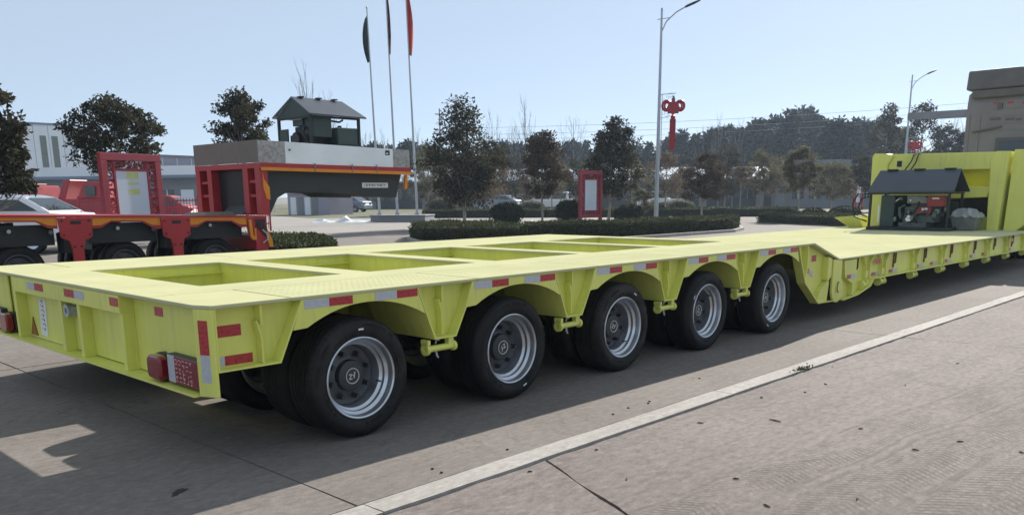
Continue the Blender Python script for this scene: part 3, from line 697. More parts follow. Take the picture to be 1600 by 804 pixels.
for q in range(5):
    a = spin[q]; c0 = Vector((0, 0, ZW)); Rm = Matrix.Rotation(a, 4, 'Y')
    w_ = wheels[q]; w_.matrix_local = Matrix.Translation((X0+1.325*q, 0, 0)) @ Matrix.Translation(c0) @ Rm @ Matrix.Translation(-c0)
for q in range(5):
    copy_part(wh, T, (X0+1.325*q, 1.0, 0)); copy_part(wh, T, (0, 0, 0)).matrix_local = Matrix.Translation((X0+1.325*q, TW-1.0, 0)) @ Matrix.Rotation(math.pi, 4, 'Z')   # the inner pair on each side
    c = copy_part(wh, T, (0, 0, 0)); c.matrix_local = Matrix.Translation((X0+1.325*q, TW, 0)) @ Matrix.Rotation(math.pi, 4, 'Z')
for q in range(5):
    MB().cyl((X0+1.325*q, .25, ZW), (X0+1.325*q, TW-.25, ZW), .065, 12).box(X0+1.325*q-.05, X0+1.325*q+.05, .66, .90, ZW, .60).box(X0+1.325*q-.05, X0+1.325*q+.05, TW-.90, TW-.66, ZW, .60).obj('axle', BLK, T)
for q in (0, 1):                                        # black brake gear seen through the rearmost well
    yb = 1.9+.35*q
    MB().box(1.15, 1.5, yb, yb+.05, .62, .66).box(1.15, 1.2, yb-.2, yb+.05, .60, .64).cyl((1.3, yb-.15, .60), (1.48, yb-.15, .62), .07, 12).obj('brake_gear', BLK, T)
# gooseneck at the front
GX = 16.9
def poly_x(pts, X): return [tuple(hit(*p, 0, X)[1:]) for p in pts]
m = MB().prism(poly_x([(1356, 352), (1384, 357), (1387, 258), (1397, 243), (1385, 240), (1366, 240), (1363, 246)], GX), 'x', GX, GX+.5); m.obj('gooseneck_post', YEL, T, bevel=.012)
m = MB().prism(poly_x([(1540, 362.5), (1557, 362.5), (1574, 258), (1579, 236), (1557, 236), (1548, 250)], GX), 'x', GX, GX+.5); m.obj('gooseneck_post', YEL, T, bevel=.012)
m = MB().prism(poly_x([(1564, 362.5), (1582, 362.5), (1600, 350), (1640, 350), (1640, 232), (1583, 233), (1580, 252)], GX), 'x', GX+.12, GX+1.3); m.obj('gooseneck_post', YEL, T, bevel=.012)
m = MB().prism(poly_x([(1386, 241), (1556, 237), (1553, 264), (1388, 268)], GX+.05), 'x', GX+.05, GX+.14); m.obj('cross_beam', YEL, T, bevel=.01)
MB().box(GX+.1405, GX+2.2, .95, 3.1, 2.13, 2.20).obj('top_plate', YEL, T)
m = MB().prism(poly_x([(1388, 293), (1548, 291), (1542, 308), (1388, 314)], GX+.08), 'x', GX+.08, GX+.5); m.obj('cross_beam', YEL, T, bevel=.01)
m = MB().prism(poly_x([(1470, 262), (1556, 262), (1546, 293), (1470, 296)], GX+.30), 'x', GX+.30, GX+.8); m.obj('hydraulic_cover', COVERY, T, bevel=.01)['label'] = 'yellow cover with sunlight painted in'
yb0 = hit(1545, 300, 0, GX)[1]; yb1 = hit(1385, 300, 0, GX)[1]
MB().box(GX+1.2, GX+1.25, yb0, yb1, ZM, 2.1).obj('bulkhead', BLK, T)
MB().box(GX+.3, GX+.62, yb0+.02, yb0+.35, ZM, .93).obj('step_box', YEL, T, bevel=.01)
MB().box(GX+1.31, GX+5.6, .9, 3.0, 1.35, 1.62).obj('gooseneck_arm', YEL, T)
MB().box(GX+1.6, GX+2.8, .3, .85, ZM, .95).box(GX+1.7, GX+2.7, .35, .8, .951, 1.05).obj('front_step', YEL, T, bevel=.01)
m = MB(); p = [hit(1310, 339, 0, GX+.2), hit(1348, 336, 0, GX+.2), hit(1352, 356, 0, GX+.2), hit(1330, 355, 0, GX+.2)]
m.hexa([(GX+.1, p[3][1], p[3][2]), (GX+.1, p[2][1], p[2][2]), (GX+.5, p[2][1], p[2][2]), (GX+.5, p[3][1], p[3][2]), (GX-.05, p[0][1], p[0][2]), (GX-.05, p[1][1], p[1][2]), (GX+.7, p[1][1], p[1][2]), (GX+.7, p[0][1], p[0][2])]); m.obj('outrigger_bracket', YEL, T, bevel=.01)
q = hit(1404, 256, 0, GX); box('plate_hole', BLK, T, GX+.045, GX+.052, q[1]-.05, q[1]+.05, q[2]-.06, q[2]+.06)
m = MB()
for a, b in (((1435, 240), (1412, 268)), ((1442, 239), (1420, 270))):
    p0, p1 = hit(*a, 0, GX+.1), hit(*b, 0, GX-.1)
    MB().tube([p0+np.array([.3, -.05, -.1]), p0+np.array([.1, -.02, .04]), p0+np.array([-.1, .05, -.02]), (p0+p1)/2+np.array([-.05, -.02, .02]), p1, p1+np.array([-.1, .03, -.25])], .014, 6).obj('hydraulic_hose', CABLE, T, smooth=True)

# ------------------------------------------------------------------ power pack on the yellow trailer
GXR = 15.9
y0, y1 = 1.30, 2.80; zb = ZM
PK = thing('power_pack', 'dark power pack with slate roof and exposed engine on the yellow trailer bed', 'power pack', (GXR, (y0+y1)/2, ZM))
m = MB(); m.box(GXR-.02, GXR+.85, y0-.02, y1+.06, zb, zb+.07); m.obj('base_frame', BLK, PK, bevel=.005)
for (xx, yy) in ((GXR, y0), (GXR, y1), (GXR+.78, y0), (GXR+.78, y1)):
    box('post', BLK, PK, xx, xx+.04, yy, yy+.04, zb+.0705, 1.43)
ze, zr = 1.44, 1.85; ye0, ye1 = 1.22, 2.87
MB().hexa([(GXR-.06, ye0, ze), (GXR+.41, ye0+.05, zr), (GXR+.41, ye1-.05, zr), (GXR-.06, ye1, ze), (GXR-.06, ye0, ze+.03), (GXR+.41, ye0+.05, zr+.03), (GXR+.41, ye1-.05, zr+.03), (GXR-.06, ye1, ze+.03)]).obj('roof_panel', SLATE, PK)
MB().hexa([(GXR+.90, ye0, ze), (GXR+.9, ye1, ze), (GXR+.4115, ye1-.05, zr), (GXR+.4115, ye0+.05, zr), (GXR+.90, ye0, ze+.03), (GXR+.90, ye1, ze+.03), (GXR+.4115, ye1-.05, zr+.03), (GXR+.4115, ye0+.05, zr+.03)]).obj('roof_panel', SLATE, PK)
m = MB()
for y in (ye0+.25, (ye0+ye1)/2, ye1-.3): m.box(GXR+.37, GXR+.45, y-.10, y+.10, zr+.031, zr+.05)
m.obj('ridge_clip', BLK, PK)
box('eave_rail', BLK, PK, GXR-.03, GXR+.02, y0-.03, y1+.05, 1.40, 1.439)
box('eave_rail', BLK, PK, GXR+.0205, GXR+.80, y0-.02, y0+.02, 1.405, 1.438)
box('side_panel', DKGREEN, PK, GXR+.05, GXR+.75, 2.35, 2.62, zb+.071, 1.38, bevel=.006)
box('sight_gauge', WHITE, PK, GXR+.035, GXR+.049, 2.64, 2.665, zb+.15, zb+.50)
box('back_panel', DKGREEN, PK, GXR+.70, GXR+.73, y0+.06, 2.349, zb+.071, 1.25)
e = MB()
e.box(GXR+.22, GXR+.60, 1.62, 2.2, zb+.16, zb+.46).box(GXR+.26, GXR+.56, 1.70, 2.1, zb+.461, zb+.56)
for q in range(4): e.cyl((GXR+.21, 1.70+.13*q, zb+.33), (GXR+.14, 1.70+.13*q, zb+.36), .035, 10)
e.cyl((GXR+.15, 1.55, zb+.30), (GXR+.15, 1.62, zb+.30), .09, 18).cyl((GXR+.15, 2.22, zb+.28), (GXR+.15, 2.26, zb+.28), .06, 14)
e.tube([(GXR+.2, 2.2, zb+.5), (GXR+.12, 2.27, zb+.44), (GXR+.13, 2.26, zb+.30), (GXR+.2, 2.2, zb+.22)], .03, 8)
e.box(GXR+.15, GXR+.6, 1.75, 2.28, zb+.0705, zb+.158)
e.obj('engine', ENG, PK, smooth=True)
r11 = random.Random(21)
for q in range(16):
    yq, zq = r11.uniform(1.45, 2.28), zb+r11.uniform(.12, .66); k_ = q % 4; nm = ('fitting', 'pipe', 'pulley', 'bracket')[k_]; mt = (EGREY, ENG, BLK, DKGREEN, STEEL)[q % 5]; xf = GXR+r11.uniform(.03, .12)
    if k_ == 0: MB().cyl((xf, yq, zq), (xf+.14, yq, zq), r11.uniform(.015, .035), 10).obj(nm, mt, PK, smooth=True)
    elif k_ == 1: MB().tube([(xf+.1, yq, zq), (xf, yq+.03, zq+.02), (xf, yq+r11.uniform(.08, .25), zq-r11.uniform(.02, .2)), (xf+.12, yq+.2, zq-.2)], r11.uniform(.008, .016), 6).obj(nm, mt, PK, smooth=True)
    elif k_ == 2: rq = r11.uniform(.04, .08); MB().lathe([(.01, 0), (rq, 0), (rq*.9, .012), (rq, .024), (.01, .024)], (xf, yq, zq), 'x', 18).obj(nm, mt, PK, smooth=True)
    else: MB().box(xf, xf+.1, yq, yq+r11.uniform(.04, .12), zq, zq+r11.uniform(.03, .09)).obj(nm, mt, PK, bevel=.006)
box('air_box', EGREY, PK, GXR+.12, GXR+.5, 1.75, 2.14, zb+.53, zb+.68, bevel=.01)
rb_ = box('control_box', REDBOX, PK, GXR+.08, GXR+.35, 1.42, 1.745, zb+.47, zb+.68, bevel=.008)
box('lettering_bar', WHITE, rb_, GXR+.0765, GXR+.0795, 1.52, 1.65, zb+.615, zb+.64)
rb_ = box('fuse_box', REDBOX, PK, GXR+.11, GXR+.21, 1.66, 1.95, zb+.34, zb+.47, bevel=.006)
box('plate_label', WHITE, rb_, GXR+.1065, GXR+.1095, 1.73, 1.84, zb+.395, zb+.445)
for c_, r_ in (((GXR+.1, 2.08, zb+.36), .03), ((GXR+.08, 2.33, zb+.22), .035), ((GXR+.1, 1.38, zb+.42), .045)): MB().ball(c_, r_, r_, .055, 10, 6).obj('filter_cup', EGREY, PK, smooth=True)
m = MB()
for q, (ya, yb_) in enumerate(((1.38, 1.34), (1.36, 1.33), (1.9, 2.0))):
    MB().tube([(GXR+.1, ya, zb+.66-.05*q), (GXR+.02, ya-.03, zb+.5), (GXR+.06, yb_, zb+.3), (GXR+.1, ya, zb+.14)], .016, 6).obj('hose', CABLE, PK, smooth=True); m = MB()
MB().tube([(GXR-.01, 2.86, 1.40), (GXR-.08, 3.05, 1.42), (GXR-.10, 3.14, 1.22), (GXR-.06, 3.10, .96), (GXR, 2.86, .86)], .016, 7).obj('hose', CABLE, PK, smooth=True); m = MB().tube([(GXR-.01, 2.86, 1.36), (GXR-.06, 2.98, 1.32), (GXR-.08, 3.02, 1.15), (GXR-.05, 2.97, 1.0), (GXR, 2.86, .96)], .016, 7)
m.obj('hose', CABLE, PK, smooth=True)

# tub with film beside it
tb = thing('plastic_tub', 'grey tub covered with crumpled clear film beside the power pack', 'tub', (16.65, 1.15, ZM))
m = MB(); m.hexa([(16.42, .98, ZM), (16.86, .98, ZM), (16.86, 1.36, ZM), (16.42, 1.36, ZM), (16.38, .94, .98), (16.88, .94, .98), (16.88, 1.42, .98), (16.38, 1.42, .98)]); m.obj('tub_body', CLEARP, tb, bevel=.02)
r7 = random.Random(3); n = 9; vs = []; fs = []
for i in range(n):
    for j in range(n):
        u, v = i/(n-1), j/(n-1); ed = min(u, v, 1-u, 1-v)
        vs.append((16.36+.54*u, .91+.54*v, .985+min(.13, ed*.6)*r7.uniform(.5, 1.1)+(0 if ed else -.06*r7.random())))
for i in range(n-1):
    for j in range(n-1): fs.append((i*n+j, (i+1)*n+j, (i+1)*n+j+1, i*n+j+1))
o = MB().add(vs, fs).obj('film', CLEARW, tb); sm = o.modifiers.new('thick', 'SOLIDIFY'); sm.thickness = .006

# ------------------------------------------------------------------ truck tractor in front
K = thing('truck_tractor', 'grey brown truck tractor with tall roof fairing at the trailer front', 'truck', (22.6, 1.72, 0))
XC = 22.0; ya, yb_ = .47, 2.97
m = MB().prism([(XC, 1.15), (XC+2.3, 1.15), (XC+2.45, 2.1), (XC+2.2, 3.2), (XC+2.0, 3.86), (XC+.06, 3.86), (XC, 3.6)], 'y', ya, yb_); cab = m.obj('cab', TRUCKG, K, bevel=.06)
pz = [hit(*p, 0, XC) for p in ((1517, 112), (1512, 139))]
m = MB().prism([(XC-.10, 3.90), (XC-.02, 4.36), (XC+.3, 4.40), (XC+1.9, 3.95), (XC+1.9, 3.87)], 'y', ya-.01, yb_+.03); m.obj('roof_fairing', TRUCKD, K, bevel=.03)
MB().box(XC-.10, XC-.015, ya+.02, yb_-.12, 3.70, 3.885).obj('fairing_rail', TRUCKD, K, bevel=.02)
p = [hit(*q, 0, XC) for q in ((1556, 216), (1640, 212))]
wf = MB().box(XC-.03, XC-.005, p[1][1], p[0][1], 2.0, p[0][2]).obj('rear_window_frame', TRUCKD, K, bevel=.01)
MB().box(XC-.036, XC-.031, p[1][1]+.07, p[0][1]-.07, 2.05, p[0][2]-.08).obj('rear_window', GLASS, wf)
for px in (1556, 1578, 1602):
    q = hit(px, 160, 0, XC); box('marker_strip', TRED, K, XC-.008, XC+.001, q[1]-.08, q[1]+.05, q[2]-.03, q[2]+.03)
m = MB()
for px, w in ((1555, .12), (1578, .10), (1592, .06)):
    q = hit(px, 186, 0, XC); m.box(XC-.012, XC-.0015, q[1]-w, q[1]+w, q[2]-.025, q[2]+.025)
q = hit(1563, 166, 0, XC); m.box(XC-.05, XC-.0015, q[1]-.05, q[1]+.05, q[2]-.07, q[2]+.07)
m.obj('cab_fitting', TRUCKD, K)
for i in range(5):
    z = 2.9+.17*i; MB().box(XC-.012, XC-.0016, ya+.1, yb_-.45-.03*i, z, z+.018).obj('panel_rib', TRUCKG, K)
q0, q1 = hit(1520, 207, 0, XC), hit(1566, 198, 0, XC); MB().tube([(XC-.04, q0[1], q0[2]), (XC-.05, q1[1], q1[2])], .022, 6).obj('grab_rail', TRUCKD, K)
for yv in (2.86, 2.62): MB().box(XC-.02, XC-.0017, yv, yv+.05, 1.2, 3.3).obj('corner_trim', TRUCKG, K)
box('chassis', BLK, K, 17.9, 24.2, 1.25, 2.2, .75, 1.0)
tw0 = [(.27, .0), (.46, .0), (.50, .05), (.50, .25), (.46, .3), (.27, .3)]
for xx in (19.3, 20.65, 23.5):
    for yy in ((.55, 2.6) if xx > 23 else (.55, .87, 2.28, 2.6)):
        w_ = MB().lathe(tw0, (xx, yy, .5), 'y', 32, True).obj('wheel', TYRE, K, smooth=True); MB().lathe([(.268, .04), (.2, .12), (.001, .12), (.001, .2), (.268, .26)], (xx, yy, .5), 'y', 24).obj('rim', RIMM, w_, smooth=True)
    MB().cyl((xx, .7, .5), (xx, 2.75, .5), .07, 10).box(xx-.05, xx+.05, 1.3, 2.1, .5, .7495).obj('axle', BLK, K)
box('fender', TRUCKD, K, 18.7, 21.3, .55, .56+.6, 1.03, 1.07); box('fender', TRUCKD, K, 18.7, 21.3, 2.28, 2.9, 1.03, 1.07)

# ------------------------------------------------------------------ red modular trailer behind
RY = 9.9
R = thing('modular_trailer', 'red modular multi-axle trailer with orange stripe behind the yellow one', 'trailer', (1.5, 11.2, 0))
def rz(x): return 1.22-.0237*(x-1.92)                   # its bed dips a little towards the front
def rpoly(pts, y0, y1): return MB().prism(pts, 'y', y0, y1)
x0, x1 = -2.6, 6.22
rpoly([(x0, rz(x0)-.03), (x1, rz(x1)-.03), (x1, rz(x1)), (x0, rz(x0))], RY-.02, RY+2.6).obj('bed_plate', RED, R)
AX = [-.99, .58, 2.16, 3.74, 5.32]
PED = [-.25, 1.36, 2.93, 4.52]
for a, b in zip([x0]+[p+.25 for p in PED], [p-.25 for p in PED]+[5.83]):
    c = (a+b)/2; w = (b-a)/2
    low = [(b, -.20), (b-w*.25, -.19), (b-w*.55, -.10), (a+w*.55, -.10), (a+w*.25, -.19), (a, -.20)]
    rpoly([(a, rz(a)-.0305), (b, rz(b)-.0305)]+[(x, rz(x)+d) for x, d in low], RY+.01, RY+.03).obj('side_skirt', RED, R)
    rpoly([(a, rz(a)-.0305), (b, rz(b)-.0305)]+[(x, rz(x)+d*.78+.0) for x, d in low], RY+.001, RY+.0095).obj('orange_stripe', ORANGE, R)
    box('side_beam', BLK, R, a, b, RY+.2, RY+.3, .75, 1.06)
for p in PED:
    z = rz(p)
    f = rpoly([(p-.255, z-.031), (p+.255, z-.031), (p+.24, z-.19), (p+.235, z-.32), (p+.18, z-.36), (p+.12, z-.38), (p+.085, z-.52), (p+.085, z-.72), (p-.085, z-.72), (p-.085, z-.52), (p-.12, z-.38), (p-.18, z-.36), (p-.235, z-.32), (p-.24, z-.19)], RY-.04, RY).obj('suspension_bracket', RED, R, bevel=.008)
    for dx, dz in ((-.2, -.08), (.2, -.08), (-.19, -.29), (.19, -.29), (-.05, -.47), (.05, -.47)):
        MB().cyl((p+dx, RY-.042, z+dz), (p+dx, RY-.052, z+dz), .016, 8).obj('bolt', BLK, f)
    box('hatch_plate', BLK, f, p-.075, p+.075, RY-.046, RY-.041, z-.13, z-.08)
    MB().lathe([(.15, 0), (.15, .3), (.1, .32)], (p, RY+.4, .62), 'z', 14, cap=True).obj('turntable', BLK, R)
rp = [(.24, .02), (.30, .0), (.345, .02), (.375, .05), (.385, .08), (.385, .19), (.375, .22), (.30, .25), (.24, .24)]
proto = None
for a in AX:
    for yy in (RY+.22, RY+.56, RY+1.7, RY+2.04):
        if proto is None:
            proto = MB().lathe(rp, (0, 0, .385), 'y', 40, True).obj('wheel', TYRE, R, smooth=True)
            MB().lathe([(.239, .03), (.245, .015), (.235, .012), (.225, .04), (.20, .07), (.195, .10), (.13, .105), (.12, .06), (.08, .055), (.001, .05)], (0, 0, .385), 'y', 32).obj('rim', GREYDISC, proto, smooth=True)
            for q in range(6): t = q*math.pi/3; MB().cyl((.16*math.cos(t), .103, .385+.16*math.sin(t)), (.16*math.cos(t), .08, .385+.16*math.sin(t)), .016, 6).obj('wheel_nut', HUBM, proto)
            w_ = proto
        else: w_ = copy_part(proto, R)
        w_.location = (a, yy, 0)
    box('axle', BLK, R, a-.06, a+.06, RY+.3, RY+2.3, .33, .44)
    box('swing_arm', BLK, R, a-.05, a+.05, RY+.46, RY+.55, .44, 1.1); MB().box(a-.3, a+.1, RY+.8, RY+1.6, .62, 1.08).obj('axle_frame', BLK, R)
    q = MB().cyl((a-.12, RY+.18, .98), (a-.12, RY+.12, .98), .03, 8).obj('side_marker', POLEM, R)
    MB().ball((a+.45, RY+.1, .95), .04, .03, .04, 8, 6).obj('valve_knob', EGREY, R, smooth=True)
# front end with its jack plate and orange hook
z = rz(6)
rpoly([(5.83, z-.03), (6.22, z-.03), (6.22, z-.62), (5.98, z-.62), (5.98, z-.45), (5.86, z-.36), (5.84, z-.2)], RY-.02, RY+.02).obj('end_plate', RED, R, bevel=.006)
rpoly([(5.85, z-.06), (5.90, z-.06), (5.92, z-.34), (5.95, z-.36), (5.95, z-.22), (5.98, z-.22), (5.98, z-.42), (5.90, z-.42), (5.86, z-.36)], RY-.045, RY-.021).obj('tow_hook', ORANGE, R)
rpoly([(6.19, z-.22), (6.28, z-.42), (6.30, z-.56), (6.23, z-.56), (6.19, z-.45)], RY-.06, RY-.022).obj('orange_flag_plate', ORANGE, R)
m = MB(); m.tube([(6.1, RY-.05, z-.25), (6.16, RY-.1, z-.32), (6.17, RY-.1, z-.42), (6.1, RY-.05, z-.48)], .016, 6); m.obj('hose', POLEM, R, smooth=True)
m = MB()
for q in range(7): m.tube([(5.99+.03*q, RY-.025, z-.06), (6.0+.028*q, RY-.05, z-.12-.01*q), (5.99+.03*q, RY-.025, z-.2-.03*q)], .010, 5)
tag(m.obj('hose_bundle', HUBM, R), kind='stuff')
box('coupling_block', RED, R, 6.0, 6.20, RY+.05, RY+2.5, z-.60, z-.35)

# gooseneck section standing on its bed
zt = rz(6.0)+.002
Gk = thing('gooseneck_section', 'steel topped gooseneck with red frame and dark arm on the red trailer', 'gooseneck', (5.9, 11.1, zt))
gx0, gx1, gy0, gy1 = 6.15, 9.62, 9.9, 12.32
def gz(x): return 2.05-.010*(x-6.15)                    # underside of the steel box
box('rear_plate', GREYP, Gk, gx0, gx0+.02, gy0+.003, gy1, 2.055, 2.445)
for y in (10.55, 11.25): box('plate_seam', EGREY, Gk, gx0-.004, gx0-.0005, y, y+.03, 2.10, 2.43)
def gside(a, b, mat, nm, dy=0.): return MB().prism([(a, gz(a)), (b, gz(b)), (b, gz(b)+.385-.010*(b-6.15)), (a, gz(a)+.39-.010*(a-6.15))], 'y', gy0-dy, gy0+.018).obj(nm, mat, Gk)
gside(gx0+.0005, 6.70, CHECK, 'chequer_plate', .002); gside(6.702, 9.19, STEEL, 'steel_sheet'); gside(9.192, gx1, CHECK, 'chequer_plate', .002)
box('front_plate', STEEL, Gk, gx1-.02, gx1-.001, gy0+.019, gy1, gz(gx1), 2.33)
MB().prism([(gx0+.021, 2.43), (gx1-.021, 2.355), (gx1-.021, 2.365), (gx0+.021, 2.44)], 'y', gy0+.019, gy1).obj('top_plate', STEEL, Gk)
for x in (6.80, 9.05):
    w_ = box('lifting_window', WHITE if x < 8 else BLK, Gk, x-.055, x+.055, gy0-.004, gy0-.0005, 2.25, 2.345); box('window_cover', BLK if x < 8 else STEEL, w_, x-.03, x+.01, gy0-.008, gy0-.0045, 2.27, 2.30)
MB().prism([(gx0, 1.955), (gx1+.02, 1.92), (gx1+.02, gz(gx1)-.001), (gx0, 2.0495)], 'y', gy0-.02, gy1).obj('frame_beam', RED, Gk)
MB().prism([(gx0+.02, 1.915), (gx1+.03, 1.875), (gx1+.03, 1.935), (gx0+.02, 1.972)], 'y', gy0-.03, gy0-.0205).obj('orange_stripe', ORANGE, Gk)
for x in (7.30, 8.15, 8.75): box('stripe_clip', EGREY, Gk, x-.012, x+.012, gy0-.036, gy0-.0305, 1.90, 2.06)
# dark tapering arm
MB().prism([(6.30, 1.954), (9.58, 1.919), (9.42, 1.42), (8.6, 1.44), (8.4, 1.52), (6.85, 1.545), (6.62, 1.43), (6.45, 1.14), (6.35, zt+.005), (6.30, zt+.005)], 'y', gy0+.22, gy0+.62).obj('arm', ARM, Gk, bevel=.01)
MB().prism([(6.30, 1.954), (9.58, 1.919), (9.42, 1.42), (8.6, 1.44), (8.4, 1.52), (6.85, 1.545), (6.62, 1.43), (6.45, 1.14), (6.35, zt+.005), (6.30, zt+.005)], 'y', gy1-.62, gy1-.22).obj('arm', ARM, Gk, bevel=.01)
MB().box(7.0, 9.3, gy0+.62, gy1-.62, 1.60, 1.90).obj('arm_web', ARM, Gk)
pl = box('name_plate', WHITE, Gk, 8.55, 9.20, gy0+.210, gy0+.2195, 1.615, 1.715)
m = MB(); r8 = random.Random(2); x = 8.60
while x < 9.12:
    w = .022+.012*r8.random(); m.box(x, x+.005, gy0+.2075, gy0+.2095, 1.64, 1.69).box(x+.006, x+w*.7, gy0+.2075, gy0+.2095, 1.64+.045*r8.random(), 1.69 if 0 else 1.645+.045); x += w+.010
m.obj('plate_lettering', LAMPK, pl)
MB().prism([(9.50, 1.874), (9.545, 1.874), (9.53, 1.60), (9.46, 1.58)], 'y', gy0-.01, gy0+.05).obj('orange_tab', ORANGE, Gk)
MB().prism([(6.205, 1.90), (6.23, 1.76), (6.33, 1.62), (6.33, 1.40), (6.26, 1.42), (6.205, 1.62)], 'y', gy0-.01, gy0+.05).obj('orange_tab', ORANGE, Gk)
for ya_, yb2 in ((gy0+.0, gy0+.17), (gy0+.42, gy0+.60), (11.68, 11.85), (12.15, gy1)): box('portal_post', RED, Gk, gx0+.001, gx0+.16, ya_, yb2, zt+.004, 1.954)
for zq in (1.45, 1.70):
    box('portal_rung', RED, Gk, gx0+.03, gx0+.08, gy0+.1705, gy0+.4195, zq, zq+.05); box('portal_rung', RED, Gk, gx0+.03, gx0+.08, 11.8505, 12.1495, zq, zq+.05)
box('dark_panel', BLK, Gk, gx0+.17, gx0+.2, gy0+.63, 11.66, zt+.004, 1.93)
MB().prism([(6.10, zt+.006), (6.55, zt+.006), (6.50, 1.28), (6.28, 1.30)], 'y', gy0+.64, gy0+1.4).obj('counter_block', ARM, Gk, bevel=.01)
MB().hexa([(5.4, 10.6, rz(5.4)+.002), (6.0, 10.6, rz(6)+.002), (6.0, 11.5, rz(6)+.002), (5.4, 11.5, rz(5.4)+.002), (5.5, 10.7, 1.19), (6.0, 10.7, 1.19), (6.0, 11.4, 1.18), (5.5, 11.4, 1.18)]).obj('sill_plate', GREYP, Gk)

# power pack on that gooseneck
zb2 = 2.43-.0216*(7.74-6.17)+.012
Q = thing('power_pack', 'dark green power pack with peaked grey roof on the steel gooseneck', 'power pack', (8.3, 11.1, zb2))
px0, px1, py0, py1 = 7.74, 8.93, 10.6, 11.8
box('skid', BLK, Q, px0-.03, px1+.03, py0-.02, py1+.02, zb2-.006, zb2+.05)
for xx in (px0, px1-.05):
    for yy in (py0, py1-.05): box('post', BLK, Q, xx, xx+.05, yy, yy+.05, zb2+.0505, 3.02)
yr = (py0+py1)/2
for a, b in ((py0-.08, yr), (py1+.08, yr)):
    MB().hexa([(px0-.06, a, 3.0), (px1+.10, a, 2.985), (px1-.0, b, 3.345), (px0-.02, b, 3.36), (px0-.06, a, 3.03), (px1+.10, a, 3.015), (px1-.0, b, 3.375), (px0-.02, b, 3.39)]).obj('roof_panel', GREYP if 0 else SLATE, Q)
MB().prism([(py0-.03, 3.0), (py1+.03, 3.0), (yr, 3.35)], 'x', px0+.0, px0+.015).obj('gable', DKGREEN, Q)
for xx in (px0+.2, px0+.62, px0+1.0): box('ridge_clip', BLK, Q, xx-.05, xx+.05, yr-.06, yr+.06, 3.385, 3.405)
box('eave_rail', BLK, Q, px0+.051, px1-.051, py0, py0+.04, 2.96, 3.0); box('eave_rail', BLK, Q, px0+.002, px0+.05, py0+.051, py1-.051, 2.96, 2.999)
box('tank', DKGREEN, Q, 8.38, px1-.06, py0+.02, py1-.1, zb2+.051, 2.80, bevel=.012)
box('cabinet', DKGREEN, Q, px0+.12, px0+.55, py0+.08, py0+.5, 2.60, 2.99, bevel=.01)
e = MB(); e.box(px0+.1, 8.3, 10.9, 11.5, zb2+.051, 2.66).box(px0+.16, 8.2, 11.0, 11.4, 2.661, 2.82).cyl((px0+.02, 11.2, 2.58), (px0+.09, 11.2, 2.58), .13, 16).tube([(px0+.1, 10.95, 2.8), (px0+.02, 10.9, 2.7), (px0+.04, 10.85, 2.55)], .03, 7); e.obj('engine', BLK, Q, smooth=True)
box('engine_cover', DKGREEN, Q, px0+.08, px0+.5, 11.0, 11.35, 2.83, 2.95); box('filler_cap', BLK, Q, 8.62, 8.68, 10.9, 10.96, 2.801, 2.86)
MB().tube([(8.3, 10.75, 2.93), (8.5, 10.72, 2.91), (8.6, 10.74, 2.955)], .02, 6).obj('exhaust_pipe', BLK, Q, smooth=True)
p_ = box('side_cowl', DKGREEN, Q, px0+.01, px0+.04, 11.45, 11.75, zb2+.051, 2.78)

# ------------------------------------------------------------------ flagpoles, flags, plinth
a, b = at(579, 342, 49.5), at(664, 341, 49.0); P0 = Vector((a[0], a[1], 0)); P1 = Vector((b[0], b[1], 0)); dv = (P1-P0).normalized(); nv = Vector((-dv.y, dv.x, 0))
if nv.dot(Vector(FH)) < 0: nv = -nv
zg0 = -.006
pl_ = thing('plinth', 'long grey stone plinth carrying the three flagpoles', 'plinth', ((P0+P1)/2+nv*.9)[:2]+(zg0,))
def quad(P0, P1, n, w, z0, z1): c = [P0, P1, P1+n*w, P0+n*w]; return [tuple(c[i][:2])+(z0,) for i in range(4)]+[tuple(c[i][:2])+(z1,) for i in range(4)]
zp = .40
MB().hexa(quad(P0, P1, nv, 2.2, zg0, zp-.07)).obj('base', WALLG, pl_); MB().hexa(quad(P0-dv*.05-nv*.05, P1+dv*.05-nv*.05, nv, 2.3, zp-.0695, zp)).obj('cap_stone', WALLG, pl_, bevel=.02)
